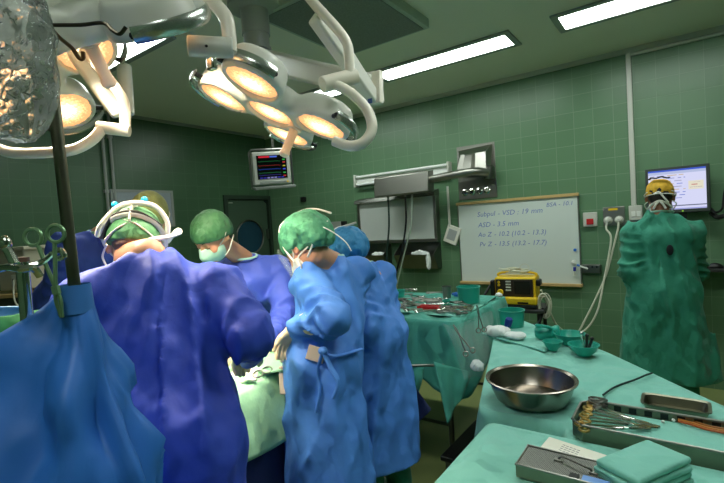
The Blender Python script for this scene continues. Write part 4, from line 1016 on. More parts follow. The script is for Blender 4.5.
# ------------------------------------------------------------------ operating table and drapes
def rounded_poly(poly, rad, n=5):
    P = [np.array(p, float) for p in poly]; out = []
    for i in range(len(P)):
        a, b, c_ = P[i-1], P[i], P[(i+1) % len(P)]; u = nrm(a-b); v = nrm(c_-b); L_ = min(rad, np.linalg.norm(a-b)*.45, np.linalg.norm(c_-b)*.45)
        p0, p2 = b+u*L_, b+v*L_
        for k in range(n+1):
            t_ = k/n; out.append((1-t_)**2*p0+2*t_*(1-t_)*b+t_*t_*p2)
    return out
def resample(P, m):
    P = np.array(P+[P[0]]); s_ = np.concatenate([[0], np.cumsum(np.linalg.norm(np.diff(P, axis=0), axis=1))]); q = np.linspace(0, s_[-1], m, endpoint=False)
    return np.stack([np.interp(q, s_, P[:, k]) for k in (0, 1)], 1), q, s_[-1]
def drape(name, poly, z, drop, m, parent=None, rad=.03, fold=.035, flare=.05, seed=1, hem=.04, M_=260, rings=16, top_noise=.004, nf=22, steep=None):
    "cloth laid over a table top with a hanging skirt; steep(q) may shorten or lengthen the hang along the rim"
    E_, q, L_ = resample(rounded_poly(poly, rad), M_); cen = E_.mean(0)
    nx_ = np.roll(E_, -1, 0)-np.roll(E_, 1, 0); nn = np.stack([nx_[:, 1], -nx_[:, 0]], 1); nn /= np.linalg.norm(nn, axis=1)[:, None]+1e-9
    if ((E_-cen)*nn).sum() < 0: nn = -nn
    vs = []; fs = []
    for k, t_ in enumerate((.01, .05, .1, .16, .22, .28, .34, .4, .46, .52, .58, .64, .7, .76, .82, .88, .93, .965, .99)):
        pp = cen+(E_-cen)*t_; zz = z+top_noise*(creases(np.c_[pp, np.zeros(M_)]*1., seed, 6, 6., 1.)*7*min(1, (1-t_)*8)+(vnoise(np.c_[pp*7, np.zeros(M_)], seed)-.5)*min(1, (1-t_)*8))
        vs.append(np.c_[pp, zz])
    fo = (ridged(np.c_[q/L_*nf, np.zeros(M_), np.zeros(M_)], seed)-.4)*.7+.6*(vnoise(np.c_[q/L_*nf*.5, np.zeros(M_)+3, np.zeros(M_)], seed+1)-.5)
    dr = np.full(M_, drop)+hem*(vnoise(np.c_[q/L_*9, np.zeros(M_), np.zeros(M_)], seed+2)-.5)*2
    if steep is not None: dr = dr*np.array([steep(p_) for p_ in E_])
    for k in range(rings+1):
        t_ = k/rings
        d_ = np.maximum(0, t_)**1.05
        off = .004+.010*min(1, t_*8)+flare*t_+fold*fo*np.sqrt(t_)*min(1, t_*3)
        ss = q/L_*nf+.6*t_
        zz = z-.012*min(1, t_*9)-dr*d_+(.003 if k == 0 else 0)
        vs.append(np.c_[E_+nn*off[:, None], zz])
    V_ = np.concatenate(vs); R_ = len(vs)
    for i in range(R_-1):
        for j in range(M_): fs.append((i*M_+j, (i+1)*M_+j, (i+1)*M_+(j+1) % M_, i*M_+(j+1) % M_))
    V_ = np.vstack([V_, V_[:M_].mean(0)]); fs += [(len(V_)-1, (j+1) % M_, j)[::-1] for j in range(M_)]
    o = mesh_obj(name, V_, [f_[::-1] for f_ in fs], m, parent, True, 0)
    md = o.modifiers.new('Solid', 'SOLIDIFY'); md.thickness = .003; md.offset = -1
    return o
def table_frame(label, name, x0, x1, y0, y1, z, cat='table', leg=.018, m=DSTEEL):
    t = root(name, ((x0+x1)/2, (y0+y1)/2, 0), label, cat)
    MB().bx(x0, x1, y0, y1, z-.03, z).build('table_top', STEEL, t, .005)
    for xx in (x0+.05, x1-.05):
        for yy in (y0+.05, y1-.05):
            l_ = MB().cyl((xx, yy, .07), (xx, yy, z-.03), leg, n=12).build('leg', m, t)
            MB().lathe([(0, -.02), (.034, -.016), (.034, .016), (0, .02)], (xx, yy, .0345), (1, 0, 0), 14).build('castor', BLACK, l_)
    MB().bx(x0+.05, x1-.05, y0+.045, y0+.055, .25, .27).build('stretcher', m, t); MB().bx(x0+.05, x1-.05, y1-.055, y1-.045, .25, .27).build('stretcher', m, t)
    return t
# operating table
t = root('operating_table', (-1.80, 1.25, 0), 'operating table hidden under green and navy drapes between the surgeons', 'operating table')
MB().bx(-2.02, -1.56, .35, 2.0, .80, .90).build('table_top', BLACK, t, .02)
MB().bx(-1.95, -1.65, .95, 1.45, .10, .80).build('column', STEEL, t, .02)
MB().bx(-2.02, -1.58, .75, 1.65, .0, .10).build('base', DSTEEL, t, .02)
o = drape('drape_sheet', [(-2.06, .30), (-1.52, .30), (-1.52, 2.05), (-2.06, 2.05)], .912, .62, NAVYD, seed=4, fold=.02, flare=.0, nf=26)
tag(o, 'dark navy sheet hanging below the pale green field drape on the operating table', 'drape')
o = drape('field_drape', [(-2.09, .62), (-1.490, .62), (-1.490, 1.95), (-2.09, 1.95)], .935, .27, FIELD, seed=9, fold=.02, flare=.01, nf=24, top_noise=.012, hem=.02)
tag(o, 'pale green cotton field drape spread over the patient on the operating table', 'drape')
# folded towels, trough, instruments near the field
def towel_fold(nm, c, ax, L_, w_, m, seed, label, group=None, th=.012):
    "loose towel band lying in a wavy strip"
    ax = nrm(ax); sd = nrm(np.cross(V(0, 0, 1), ax)); n_ = 22; k_ = 8; vs = []; fs = []
    for i in range(n_):
        for j in range(k_):
            u, v_ = i/(n_-1)-.5, j/(k_-1)-.5
            p_ = np.array(c)+ax*L_*u+sd*w_*v_*(1+.15*math.sin(7*u+seed)); p_ = p_+V(0, 0, th*.5*(math.sin(9*u+seed)+.8*math.sin(13*v_+seed*2+5*u)))
            vs.append(p_)
    for i in range(n_-1):
        for j in range(k_-1): fs.append((i*k_+j, (i+1)*k_+j, (i+1)*k_+j+1, i*k_+j+1))
    o = mesh_obj(nm, vs, fs, m, None, True, 0); md = o.modifiers.new('Solid', 'SOLIDIFY'); md.thickness = .012; md.offset = 0
    return tag(o, label, 'towel', group)
zt = .962
towel_fold('towel', atz(272, 362, .965), V(-.55, .8, .0), .30, .20, FIELD, 1, 'crumpled pale green towel on the field drape in front of the gloved hand')
towel_fold('towel', atz(243, 372, .965), V(-.8, .6, .0), .22, .10, mat('white towel', (222, 226, 208), .8, crease=.4, cscale=10), 3, 'white towel on the field drape beside the navy sleeve')
t = root('instrument_dish', atz(274, 346, .96), 'open teal dish with dark wet swabs at the operating field', 'dish')
c = atz(274, 343, .985); ax = nrm(V(-.6, .8, 0)); 
f = MB(); Rd = rotz(math.atan2(.8, -.6))
f.box(c+V(0, 0, -.012), (.20, .12, .006), Rd)
for a_, b_, sx, sy in ((0, .06, .20, .006), (0, -.06, .20, .006), (.10, 0, .006, .12), (-.10, 0, .006, .12)): f.box(c+Rd @ V(a_, b_, .012), (sx, sy, .05), Rd)
f.build('dish_body', TUB, t, .002)
MB().sphere(c+V(0, 0, .0), (.07, .04, .018), 14, 8, Rd).build('wet_swabs', mat('dark wet swab', (46, 30, 28), .25, var=.5, vscale=40, bump=.5, bscale=60), t)
for k_, (a_, b_) in enumerate(((258, 374), (267, 370))):
    cc = atz(a_, b_, .972); o = MB().torus(cc, .022, .0035, (.2, -.3, .9), 20, 6); o.tube([cc+V(-.022, .0, 0), cc+V(-.10, .06, .0)], .004, 6)
    tag(o.build('towel_clip', STEEL), ('steel ring clip on the field drape next to the navy sleeve', 'steel ring clip on the field drape, farther from the navy sleeve')[k_], 'clip')
t = root('pen_holder', atz(287, 376, .9), 'beige suction tube holder with a blue pen clipped to the side of the field drape', 'holder')
c = at(284, 380, 1.95); Rr_ = rotz(.6) @ rotx(-.12)
MB().box(c, (.040, .025, .12), Rr_).build('holder_body', CARDC, t, .006)
MB().cyl(c+Rr_ @ V(.0, 0, .05), c+Rr_ @ V(.005, 0, .10), .006, n=10).build('pen', BLUEP, t)

# ------------------------------------------------------------------ back instrument table
table_frame('steel instrument table under the teal drape behind the surgeons, its legs showing below', 'instrument_table', -2.25, -1.20, 2.53, 3.40, .935)
o = drape('table_drape', [(-2.30, 2.50), (-1.15, 2.50), (-1.15, 3.44), (-2.30, 3.44)], .947, .34, TEAL, seed=15, fold=.03, flare=.05, nf=30, hem=.06, steep=lambda p_: 1+.55*math.exp(-((p_[0]+1.15)**2+(p_[1]-2.5)**2)/.05))
tag(o, 'teal cotton drape over the instrument table behind the surgeons, hanging to a corner point', 'drape')
BT = .953
o = MB().box((-1.66, 2.88, BT+.003), (.98, .50, .008)).build('towel', MINT, None, .003); tag(o, 'flat green towel spread under the instruments on the back table', 'towel')
o = MB().box((-1.36, 3.20, BT+.006), (.36, .34, .010), rotz(.08)).build('towel', TEAL, None, .003); tag(o, 'folded teal towel under the round tub on the back table', 'towel')
ZI = BT+.014
def tub(label, c, r, h_, m=TUB, taper=.9, name='tub', cat='tub', th=.004, group=None):
    pr = [(0, 0), (r*taper, 0), (r*(taper+1)/2, h_*.5), (r, h_), (r+.004, h_+.002), (r+.004, h_-.006)]
    inn = [(r-th, h_-.002), (r*taper-th, th), (0, th)]
    o = MB().lathe([(0, 0), (r*taper, 0), (r*.5*(1+taper), h_*.5), (r, h_-.008), (r+.004, h_-.007), (r+.004, h_), (r-th, h_), (r*taper-th, th), (0, th)], c, (0, 0, 1), 36).build(name, m)
    return tag(o, label, cat, group)
tub('deep round teal plastic tub on the folded towel at the back table', V(*atz(469, 302, ZI)[:2], ZI), .082, .115)
cb = atz(446, 298, ZI); tub('steel cup at the back of the instrument heap', V(cb[0], cb[1]+.02, ZI), .034, .09, STEEL, .95, 'cup', 'cup', .002)
cb = atz(446.5, 304.5, ZI); tub('small teal cup in front of the steel cup', V(cb[0], cb[1], ZI), .026, .035, TUB, .85, 'cup', 'cup', .002)
cb = atz(401, 297, ZI); tub('teal tub half hidden behind the light blue gown on the back table', V(cb[0]-.03, cb[1], ZI), .06, .055)
crumple('swab', (*atz(456, 297, ZI)[:2], ZI+.022), (.035, .022, .018), BLUEP, 'small blue crumpled swab between the steel cup and the teal tub', 'swab', 5)
crumple('swab', (*atz(499, 297, ZI)[:2], BT+.03), (.03, .03, .02), GAUZE, 'white crumpled swab at the far edge of the back table', 'swab', 7)
# red rack
c = V(*atz(429, 309.5, ZI)[:2], ZI); t = root('instrument_rack', c, 'low red slotted plastic rack among the steel instruments', 'rack')
Rk = rotz(.05); f = MB().box(c+V(0, 0, .008), (.15, .07, .014), Rk)
for yy in (-.032, .032): f.box(c+Rk @ V(0, yy, .02), (.15, .006, .014), Rk)
f.build('rack_base', RED, t, .002)
for k_ in range(9): MB().box(c+Rk @ V(-.065+k_*.0163, 0, .02), (.004, .06, .010), Rk).build('rack_divider', RED, t)
# needle mat
c = V(*atz(458, 308.5, ZI)[:2], ZI); t = root('needle_mat', c, 'dark flat mat carrying rows of fine steel needles on the back table', 'mat')
Rk = rotz(.25); MB().box(c+V(0, 0, .003), (.20, .14, .005), Rk).build('mat_base', mat('olive mat', (92, 112, 84), .7, var=.2), t)
rm = random.Random(2)
for k_ in range(16): MB().box(c+Rk @ V(-.09+k_*.012, rm.uniform(-.01, .01), .008), (.004, rm.uniform(.08, .12), .004), Rk).build('needle', rm.choice([STEEL, DSTEEL, GOLD]), t)
def clamp(c, ang, L_, m=STEEL, open_=.10, ring=None, tilt=0., name='clamp', r=.0032, ringr=.014, parts=False, label=None, cat='clamp', group=None, R=None):
    """scissor-like surgical clamp: two ring handles, crossing shanks, box joint, closed jaws; tip along +x"""
    R = rotz(ang) @ roty(-tilt) if R is None else R; c = np.array(c, float); Wp = lambda x, y, z=0.: c+R @ V(x, y, z)
    g = MB(); rg = MB()
    for s in (1, -1):
        g.tube(spline([Wp(-L_*.56, s*L_*(.03+open_), s*.001), Wp(-L_*.30, s*L_*(.02+open_*.55), s*.001), Wp(0, s*.001, s*.0015), Wp(L_*.16, -s*.004, 0), Wp(L_*.38, -s*.0012, 0)], 4), [r*1.0]*9+[r*.9]*5+[r*.7]*3, 6)
        rg.torus(Wp(-L_*.56-ringr*.9, s*(L_*(.03+open_)+ringr*.35), s*.001), ringr, r*.95, R @ V(0, 0, 1), 18, 6, 1.0)
    g.box(Wp(.004, 0, 0), (.014, .010, .008), R)
    if parts:
        o = g.build(name, m); rg.build('ring_handles', ring or m, o, label='gold ring handles' if ring else None)
    else:
        g.v, n0 = g.v+rg.v, len(g.v); g.f += [tuple(i+n0 for i in f_) for f_ in rg.f]; o = g.build(name, m)
    return tag(o, label, cat, group)
rm = random.Random(11)
for k_ in range(44):
    px, py = (rm.uniform(398, 443), rm.uniform(291, 317)) if k_ < 34 else (rm.uniform(440, 468), rm.uniform(303, 315))
    c = atz(px, py, ZI); c[1] = max(2.66, c[1]); 
    clamp(V(c[0], c[1], ZI+.005+.0045*(k_ % 4)), rm.uniform(-.9, .9)+(PI if rm.random() < .3 else 0), rm.uniform(.14, .20), rm.choice([STEEL, CHROME, DSTEEL]), rm.uniform(.03, .10), name='clamp', r=.0044,
          label='steel clamp in the heap of instruments on the back table', group='instruments heaped on the back table')
# transparent bag on the table corner with two clamps and swabs
cA = V(-1.135, 2.475, .935); e0 = V(-1.22, 2.455, .945); e1_ = V(-1.085, 2.92, .945)
vs = []; fs = []; n_ = 16
top = [e0+(cA-e0)*min(1, 2*k_/n_)+(e1_-cA)*max(0, 2*k_/n_-1) for k_ in range(n_+1)]
low = at(477, 374, 2.58)
for j in range(11):
    v_ = j/10
    for k_ in range(n_+1):
        u = k_/n_; p_ = top[k_]*(1-v_**.9)+(low+V((u-.5)*.12, (u-.5)*.16, 0))*v_**.9
        off = nrm(V(.7, -.7, 0))*(.045+.08*math.sin(PI*v_)*math.sin(PI*u))+V(0, 0, -.04*math.sin(PI*u)*(1-v_))
        p_ = p_+off*(1 if j else .4)+.012*V(math.sin(9*u+3*v_), math.cos(7*u+4*v_), 0); vs.append(p_)
for j in range(10):
    for k_ in range(n_): fs.append((j*(n_+1)+k_, j*(n_+1)+k_+1, (j+1)*(n_+1)+k_+1, (j+1)*(n_+1)+k_))
o = mesh_obj('waste_bag', vs, fs, CLEAR, None, True, 0); tag(o, 'clear plastic bag hanging open from the corner of the back table', 'bag'); md = o.modifiers.new('Solid', 'SOLIDIFY'); md.thickness = .001
MB().tube(spline([q_+nrm(V(.7, -.7, 0))*.02 for q_ in top], 2), .005, 6).build('bag_rim', CLEAR, o)
crumple('swab', at(477, 366, 2.60), (.045, .045, .035), GAUZE, 'white and blue used swabs at the bottom of the clear plastic bag', 'swab', 25)
def clamp_dir(p0, p1, L_, m, label, side=(0, 0, 1), **kw):
    x = nrm(np.array(p1)-np.array(p0)); y = nrm(np.cross(side, x)); z_ = np.cross(x, y); R = np.stack([x, y, z_], 1); c = np.array(p0)+x*L_*.56
    return clamp(c, 0, L_, m, label=label, R=R, **kw)
clamp_dir(at(468, 350, 2.50), at(453, 324, 2.56), .17, STEEL, 'steel clamp hanging at the near corner holding the clear bag', side=cF, parts=True, open_=.07)
clamp_dir(at(481, 328, 2.72), at(477, 306, 2.74), .15, STEEL, 'steel clamp hanging at the side edge holding the clear bag', side=cF, parts=True, open_=.06)
# low things under / beside the back table
t = root('step_stool', (-1.32, 2.28, 0), 'low black step platform on the floor in front of the instrument table', 'step stool')
MB().bx(-1.20, -.86, 2.30, 2.85, .17, .20).build('step_top', BLACK, t, .008)
for xx in (-1.18, -.90):
    for yy in (2.33, 2.80): MB().bx(xx, xx+.03, yy, yy+.03, 0, .17).build('leg', DSTEEL, t)
o = MB().cyl(at(405, 366, 2.62), at(446, 365, 2.75), .008, n=10).build('towel_rail', STEEL); tag(o, 'thin steel rail showing below the edge of the teal table drape', 'rail')
def hang(nm, quad, m, label, seed, cat='cloth'):
    "cloth hanging between four corners, rippled"
    a, b, c_, d_ = [np.array(x, float) for x in quad]; n_ = 16; vs = []; fs = []
    nn = nrm(np.cross(b-a, d_-a))
    for i in range(n_+1):
        for j in range(n_+1):
            u, v_ = i/n_, j/n_; p_ = (a*(1-u)+b*u)*(1-v_)+(d_*(1-u)+c_*u)*v_
            vs.append(p_+nn*(.012*math.sin(11*u+seed+2*v_)*(.3+v_)+.008*math.sin(5*v_+seed)))
    for i in range(n_):
        for j in range(n_): fs.append((i*(n_+1)+j, (i+1)*(n_+1)+j, (i+1)*(n_+1)+j+1, i*(n_+1)+j+1))
    o = mesh_obj(nm, vs, fs, m, None, True, 0); md = o.modifiers.new('Solid', 'SOLIDIFY'); md.thickness = .004
    return tag(o, label, cat)
hang('hanging_cloth', (at(398, 366, 2.63), at(424, 368, 2.66), at(420, 392, 2.66), at(398, 394, 2.63)), TEAL, 'small teal cloth hanging from the steel rail beside the light blue gown', 2)
hang('hanging_cloth', (at(396, 388, 2.60), at(416, 388, 2.63), at(430, 408, 2.63), at(400, 450, 2.60)), NAVYD, 'dark navy cloth hanging beside the light blue gown, pointed to the right', 5)
hang('hanging_cloth', (at(434, 362, 2.56), at(470, 372, 2.58), at(468, 386, 2.58), at(447, 424, 2.56)), TEAL, 'teal cloth corner hanging to a point under the clear plastic bag', 8)
# defibrillator trolley
def yb_(px, py, d=3.95): return at(px, py, d)
cD = at(515, 308, 3.95); t = root('equipment_trolley', (cD[0], cD[1], 0), 'dark two tier trolley carrying the yellow device below the whiteboard', 'trolley')
Rz = rotz(.10); zt_ = cD[2]-.005
MB().box((cD[0], cD[1]+.14, zt_-.015), (.46, .36, .03), Rz).build('shelf', DKGREY, t, .005)
MB().box((cD[0], cD[1]+.14, .22), (.44, .34, .03), Rz).build('shelf', DKGREY, t, .005)
for sx in (-.2, .2):
    for sy in (-.02, .30):
        p_ = V(cD[0], cD[1], 0)+Rz @ V(sx, sy, 0); l_ = MB().cyl(p_+V(0, 0, .06), p_+V(0, 0, zt_-.03), .016, n=10).build('leg', BLACK, t)
        MB().lathe([(0, -.015), (.03, -.014), (.03, .014), (0, .015)], p_+V(0, 0, .031), (1, 0, 0), 12).build('castor', BLACK, l_)
t = root('defibrillator', cD, 'yellow and black defibrillator with a small screen on the dark trolley', 'defibrillator')
def db(x0, x1, y0, y1, z0, z1): return MB().box(cD+Rz @ V((x0+x1)/2, (y0+y1)/2, (z0+z1)/2), (x1-x0, y1-y0, z1-z0), Rz)
db(-.175, .175, .035, .26, .05, .265).build('body', YELLOW, t, .012, 3)
fp = db(-.165, .155, .022, .036, .095, .25).build('front_panel', mat('dark brown panel', (48, 38, 30), .4), t, .003)
db(.0, .13, .017, .023, .12, .235).build('screen', mat('dark screen', (38, 34, 30), .15), fp)
for k_ in range(4): db(-.075, -.030, .016, .023, .225-.026*k_, .238-.026*k_).build('key', OFFW, fp, .002)
MB().lathe([(.028, 0), (.026, .02), (0, .02)], cD+Rz @ V(-.125, .022, .135), Rz @ V(0, -1, 0), 18).build('dial', YELLOW, fp)
for z_ in (.20, .225): MB().lathe([(.012, 0), (.011, .012), (0, .012)], cD+Rz @ V(-.135, .022, z_), Rz @ V(0, -1, 0), 12).build('knob', YELLOW, fp)
db(-.20, .19, -.03, .05, .035, .095).build('paddle_tray', YELLOW, t, .012, 3)
db(-.19, .18, -.02, .24, .005, .035).build('base', DKGREY, t, .005)
db(-.15, -.10, -.034, -.029, .05, .065).build('tray_label', BLACK, t); db(.03, .12, -.034, -.029, .045, .06).build('tray_label', BLACK, t)
MB().tube(spline([cD+Rz @ V(*q) for q in ((-.165, .15, .265), (-.165, .15, .285), (-.10, .14, .30), (.10, .14, .30), (.165, .15, .285), (.165, .15, .265))], 5), .011, 8).build('carry_handle', YELLOW, t)
db(.175, .215, .04, .14, .19, .245).build('paddle', BLACK, t, .012, 3); db(-.215, -.175, .02, .10, .10, .24).build('paddle', BLACK, t, .012, 3)
o = MB()
for k_ in range(5): o.tube([cD+Rz @ V(.0+.09*math.cos(a)+.02*k_*math.sin(k_), .14+.05*math.sin(a), .300+.008*k_+.006*math.sin(3*a+k_)) for a in np.linspace(0, 2*PI, 20, endpoint=False)], .006, 6, closed=True)
o.torus(cD+Rz @ V(.07, .14, .335), .04, .003, Rz @ V(0, -1, .2), 20, 6)
tag(o.build('coiled_lead', CABLEW), 'pale coiled lead lying on top of the yellow defibrillator', 'cable')
o = MB()
for k_ in range(6):
    o.tube([cD+Rz @ V(.235+.045*math.cos(a)+.012*math.sin(k_*2), .02+.012*k_, .02+.095*math.sin(a)+.012*math.cos(k_*3)) for a in np.linspace(0, 2*PI, 22, endpoint=False)], .006, 6, closed=True)
tag(o.build('coiled_lead', CABLEW), 'pale coil of cable hanging at the right side of the defibrillator', 'cable')
tag(MB().tube(spline([cD+Rz @ V(*q) for q in ((-.21, .05, .20), (-.26, .0, .10), (-.22, -.06, .0), (-.05, -.08, -.09), (.12, -.06, -.13), (.20, -.04, -.11), (.23, .02, .0))], 8), .012, 8).build('paddle_cable', BLACK), 'thick black cable drooping in front of the trolley under the defibrillator', 'cable')

# ------------------------------------------------------------------ middle table with tubs and basin
ZM = .835
mid = [(-.99, 2.74), (-.84, 3.01), (-.36, 2.60), (.045, 2.10), (.50, 1.60), (.44, 1.44), (.10, 1.505), (-.325, 1.505), (-.355, 1.655), (-.665, 1.635), (-.735, 1.86), (-.86, 2.30)]
t = root('side_table', (-.3, 2.1, 0), 'side table hidden under the mint drape with the tubs and the steel basin', 'table')
MB().prism([(x*.93-.02, y*.93+.15) for x, y in mid], ZM-.04, ZM-.012).build('table_top', STEEL, t)
for xx, yy in ((-.83, 2.72), (-.30, 2.5), (.32, 1.68), (-.50, 1.75)):
    l_ = MB().cyl((xx, yy, .07), (xx, yy, ZM-.04), .018, n=12).build('leg', DSTEEL, t); MB().lathe([(0, -.02), (.034, -.016), (.034, .016), (0, .02)], (xx, yy, .0345), (1, 0, 0), 14).build('castor', BLACK, l_)
o = drape('table_drape', mid, ZM, .50, MINT, seed=33, rad=.05, fold=.03, flare=.05, nf=40, top_noise=.003); tag(o, 'mint cotton drape over the middle table under the tubs and the steel basin', 'drape')
ZM2 = ZM+.008
o = MB().prism([tuple(atz(px, py, ZM2)[:2]) for px, py in ((481, 334), (545, 352), (566, 338), (520, 320))], ZM2-.002, ZM2+.006).build('towel', MINT, None, .002); tag(o, 'flat mint towel under the teal tub at the left end of the middle table', 'towel')
def on(px, py, z=ZM2+.006): p_ = atz(px, py, z); return V(p_[0], p_[1], z)
tub('large round teal tub standing on the mint towel of the middle table', on(512, 326), .082, .11)
c = on(503, 336); crumple('gauze', c+V(-.03, 0, .03), (.085, .06, .035), GAUZE, 'crumpled white gauze in front of the large teal tub', 'gauze', 31)
crumple('gauze', on(511, 338)+V(.03, -.02, .022), (.07, .05, .025), GAUZE, 'loose white gauze lying at the edge of the mint towel', 'gauze', 37)
o = MB().lathe([(0, 0), (.022, 0), (.024, .04), (.02, .05), (0, .05)], on(508, 330)+V(0, 0, .03), (.3, -.2, .9), 16).build('bottle_cap', mat('dark blue plastic', (24, 48, 130), .35), None); tag(o, 'dark blue cap lying in the white gauze before the large tub', 'cap')
# bulb syringe like teal jug
c = on(543, 341, ZM2); t = root('teal_jug', c, 'rounded teal plastic jug lying on its side next to the bowls', 'jug')
dr_ = nrm(V(.9, .15, .05)); MB().lathe([(0, -.06), (.026, -.056), (.042, -.035), (.045, -.01), (.038, .022), (.033, .038), (.040, .055), (.041, .07), (.034, .078), (0, .08)], c+V(.01, .02, .047), dr_, 24).build('jug_body', TUB, t)
MB().tube(spline([c+V(-.03, -.0, .085), c+V(-.02, -.04, .10), c+V(.03, -.04, .095), c+V(.05, -.0, .075)], 6), .008, 8).build('jug_handle', TUB, t)
def bowl(label, c, r, h_): return tag(MB().lathe([(0, 0), (r*.5, 0), (r*.55, .008), (r*.82, h_*.45), (r, h_), (r+.003, h_), (r+.003, h_-.004), (r-.004, h_-.004), (r*.8, h_*.5), (r*.5, .010), (0, .008)], c, (0, 0, 1), 36).build('bowl', TUB), label, 'bowl')
bowl('wide teal bowl behind the bowl with instruments', on(570, 344, ZM2), .080, .062)
bowl('small teal bowl beside the teal jug', on(553, 350, ZM2), .048, .05)
bowl('teal bowl with steel handles sticking out, at the right edge of the middle table', on(584, 355, ZM2), .072, .058)
c = on(585, 354, ZM2)
for k_, (dx, dy, lb) in enumerate(((-.012, .0, 'steel handle standing left in the teal bowl'), (.012, .012, 'dark steel handle standing in the middle of the teal bowl'), (.035, .004, 'short dark handle standing right in the teal bowl'))):
    o = MB().cyl(c+V(dx*.4, dy, .02), c+V(dx, dy, .105-.012*k_), .007, n=8); o.sphere(c+V(dx, dy, .107-.012*k_), .010, 10, 6); tag(o.build('surgical_probe', [CHROME, DKGREY, DKGREY][k_]), lb, 'instrument')
tag(MB().tube(spline([on(603, 395), on(607, 392), on(613, 388), on(622, 384), on(634, 380), on(646, 375), on(652, 373)], 6), .004, 6).build('suture_cord', mat('dark cord', (18, 52, 46), .6)), 'dark cord lying across the mint drape behind the instrument tray', 'cord')
# steel basin
cB = V(-.512, 1.79, ZM2+.004); t = root('steel_basin', cB, 'wide polished steel basin on the corner of the mint table', 'basin')
MB().lathe([(0, 0), (.118, 0), (.134, .006), (.150, .040), (.161, .076), (.172, .080), (.173, .085), (.166, .087), (.157, .080), (.146, .040), (.128, .010), (0, .004)], cB, (0, 0, 1), 56).build('basin_bowl', mat('polished basin steel', (150, 142, 132), .26, 1., var=.04), t)
# long steel tray
x0, x1, y0, y1, z0, z1 = -.318, .30, 1.522, 1.742, ZM2+.003, .898
t = root('instrument_tray', ((x0+x1)/2, (y0+y1)/2, z0), 'long steel instrument tray lined with a teal towel at the right', 'tray')
oc = [(x0+.035, y0), (x1, y0), (x1, y1), (x0+.03, y1), (x0, y1-.035), (x0, y0+.035)]
ic = [(x0+.036, y0+.003), (x1-.003, y0+.003), (x1-.003, y1-.003), (x0+.031, y1-.003), (x0+.003, y1-.036), (x0+.003, y0+.036)]
vs = [(x, y, z0) for x, y in oc]+[(x, y, z1) for x, y in oc]+[(x, y, z1) for x, y in ic]+[(x, y, z0+.003) for x, y in ic]; fs = [(5, 4, 3, 2, 1, 0), (18, 19, 20, 21, 22, 23)]
for i in range(6):
    j = (i+1) % 6; fs += [(i, j, 6+j, 6+i), (6+i, 6+j, 12+j, 12+i), (12+i, 12+j, 18+j, 18+i)]
TRAYM = mat('worn tray steel', (128, 126, 108), .36, 1., var=.25, vscale=14, bump=.08, bscale=50)
mesh_obj('tray_shell', vs, fs, TRAYM, t, True, 20)
pp = [np.array(p_+(z1,)) for p_ in oc]; MB().tube(pp, .0045, 8, closed=True).build('rolled_rim', STEEL, t)
for k_ in range(11): MB().bx(x0+.10+k_*.045, x0+.122+k_*.045, y1-.0045, y1-.0028, z0+.03, z0+.048).build('vent_slot', BLACK, t)
o = MB().prism([(x0+.04, y0+.006), (x1-.006, y0+.006), (x1-.006, y1-.008), (x0+.035, y1-.008), (x0+.008, y1-.04), (x0+.008, y0+.04)], z0+.004, z0+.030).build('towel', MINT, None, .006); tag(o, 'mint towel lining the long steel instrument tray', 'towel')
zi = z0+.037
for k_, (p0, p1, lb) in enumerate((((575, 404), (629, 418), 'farthest of the gold ringed clamps in the steel tray'), ((574, 409), (633, 421), 'second farthest gold ringed clamp in the steel tray'), ((573, 416), (636, 425), 'second nearest gold ringed clamp in the steel tray'), ((571, 424), (632, 428), 'nearest of the gold ringed clamps in the steel tray'))):
    a = atz(*p0, zi+.014-.002*k_); b = atz(*p1, zi+.004); a[0] = max(a[0], x0+.045)
    clamp_dir(a, b, .205, CHROME, lb, side=(0, 0, 1), parts=True, ring=GOLD, open_=.035, ringr=.014, r=.0045, name='needle_holder', cat='clamp')
sp_ = MB()
for k_ in range(5): sp_.torus(V(x0+.05, y1-.03, zi+.006+.006*k_)+V(.006*(k_ % 2), .004*k_, 0), .026, .004, (.3*(k_ % 3-1), .2, 1), 20, 6)
tag(sp_.build('chain_coil', DSTEEL), 'dark coiled steel chain in the far left corner of the steel tray', 'chain')
for k_, (px, py, lb) in enumerate(((663, 422, 'left small white bead on the tray towel'), (673.5, 420.5, 'right small white bead on the tray towel'))):
    p_ = atz(px, py, zi); tag(MB().sphere(V(p_[0], p_[1], zi+.001), .0055, 12, 8).build('bead', WHITE), lb, 'bead')
for k_, (c_, lb) in enumerate((((172, 80, 28), 'orange red wire curving along the tray towel, nearest'), ((190, 120, 50), 'tan wire curving along the tray towel, middle'), ((150, 90, 30), 'brown wire curving along the tray towel, farthest'))):
    P = [atz(px, py-k_*2, zi+.002) for px, py in ((678, 421), (690, 424), (706, 429), (726, 433))]; P.append(V(x1-.02, P[-1][1]-.01, zi)); P = [V(min(q[0], x1-.02), q[1], zi+.001) for q in P]
    tag(MB().tube(spline(P, 6), .0035, 6).build('wire', mat('wire coat', c_, .4)), lb, 'wire')
MB().bx(.0, .20, y0+.004, y0+.030, z0+.031, z0+.034).build('paper_strip', mat('pale blue paper', (176, 196, 222), .7), t, .0)
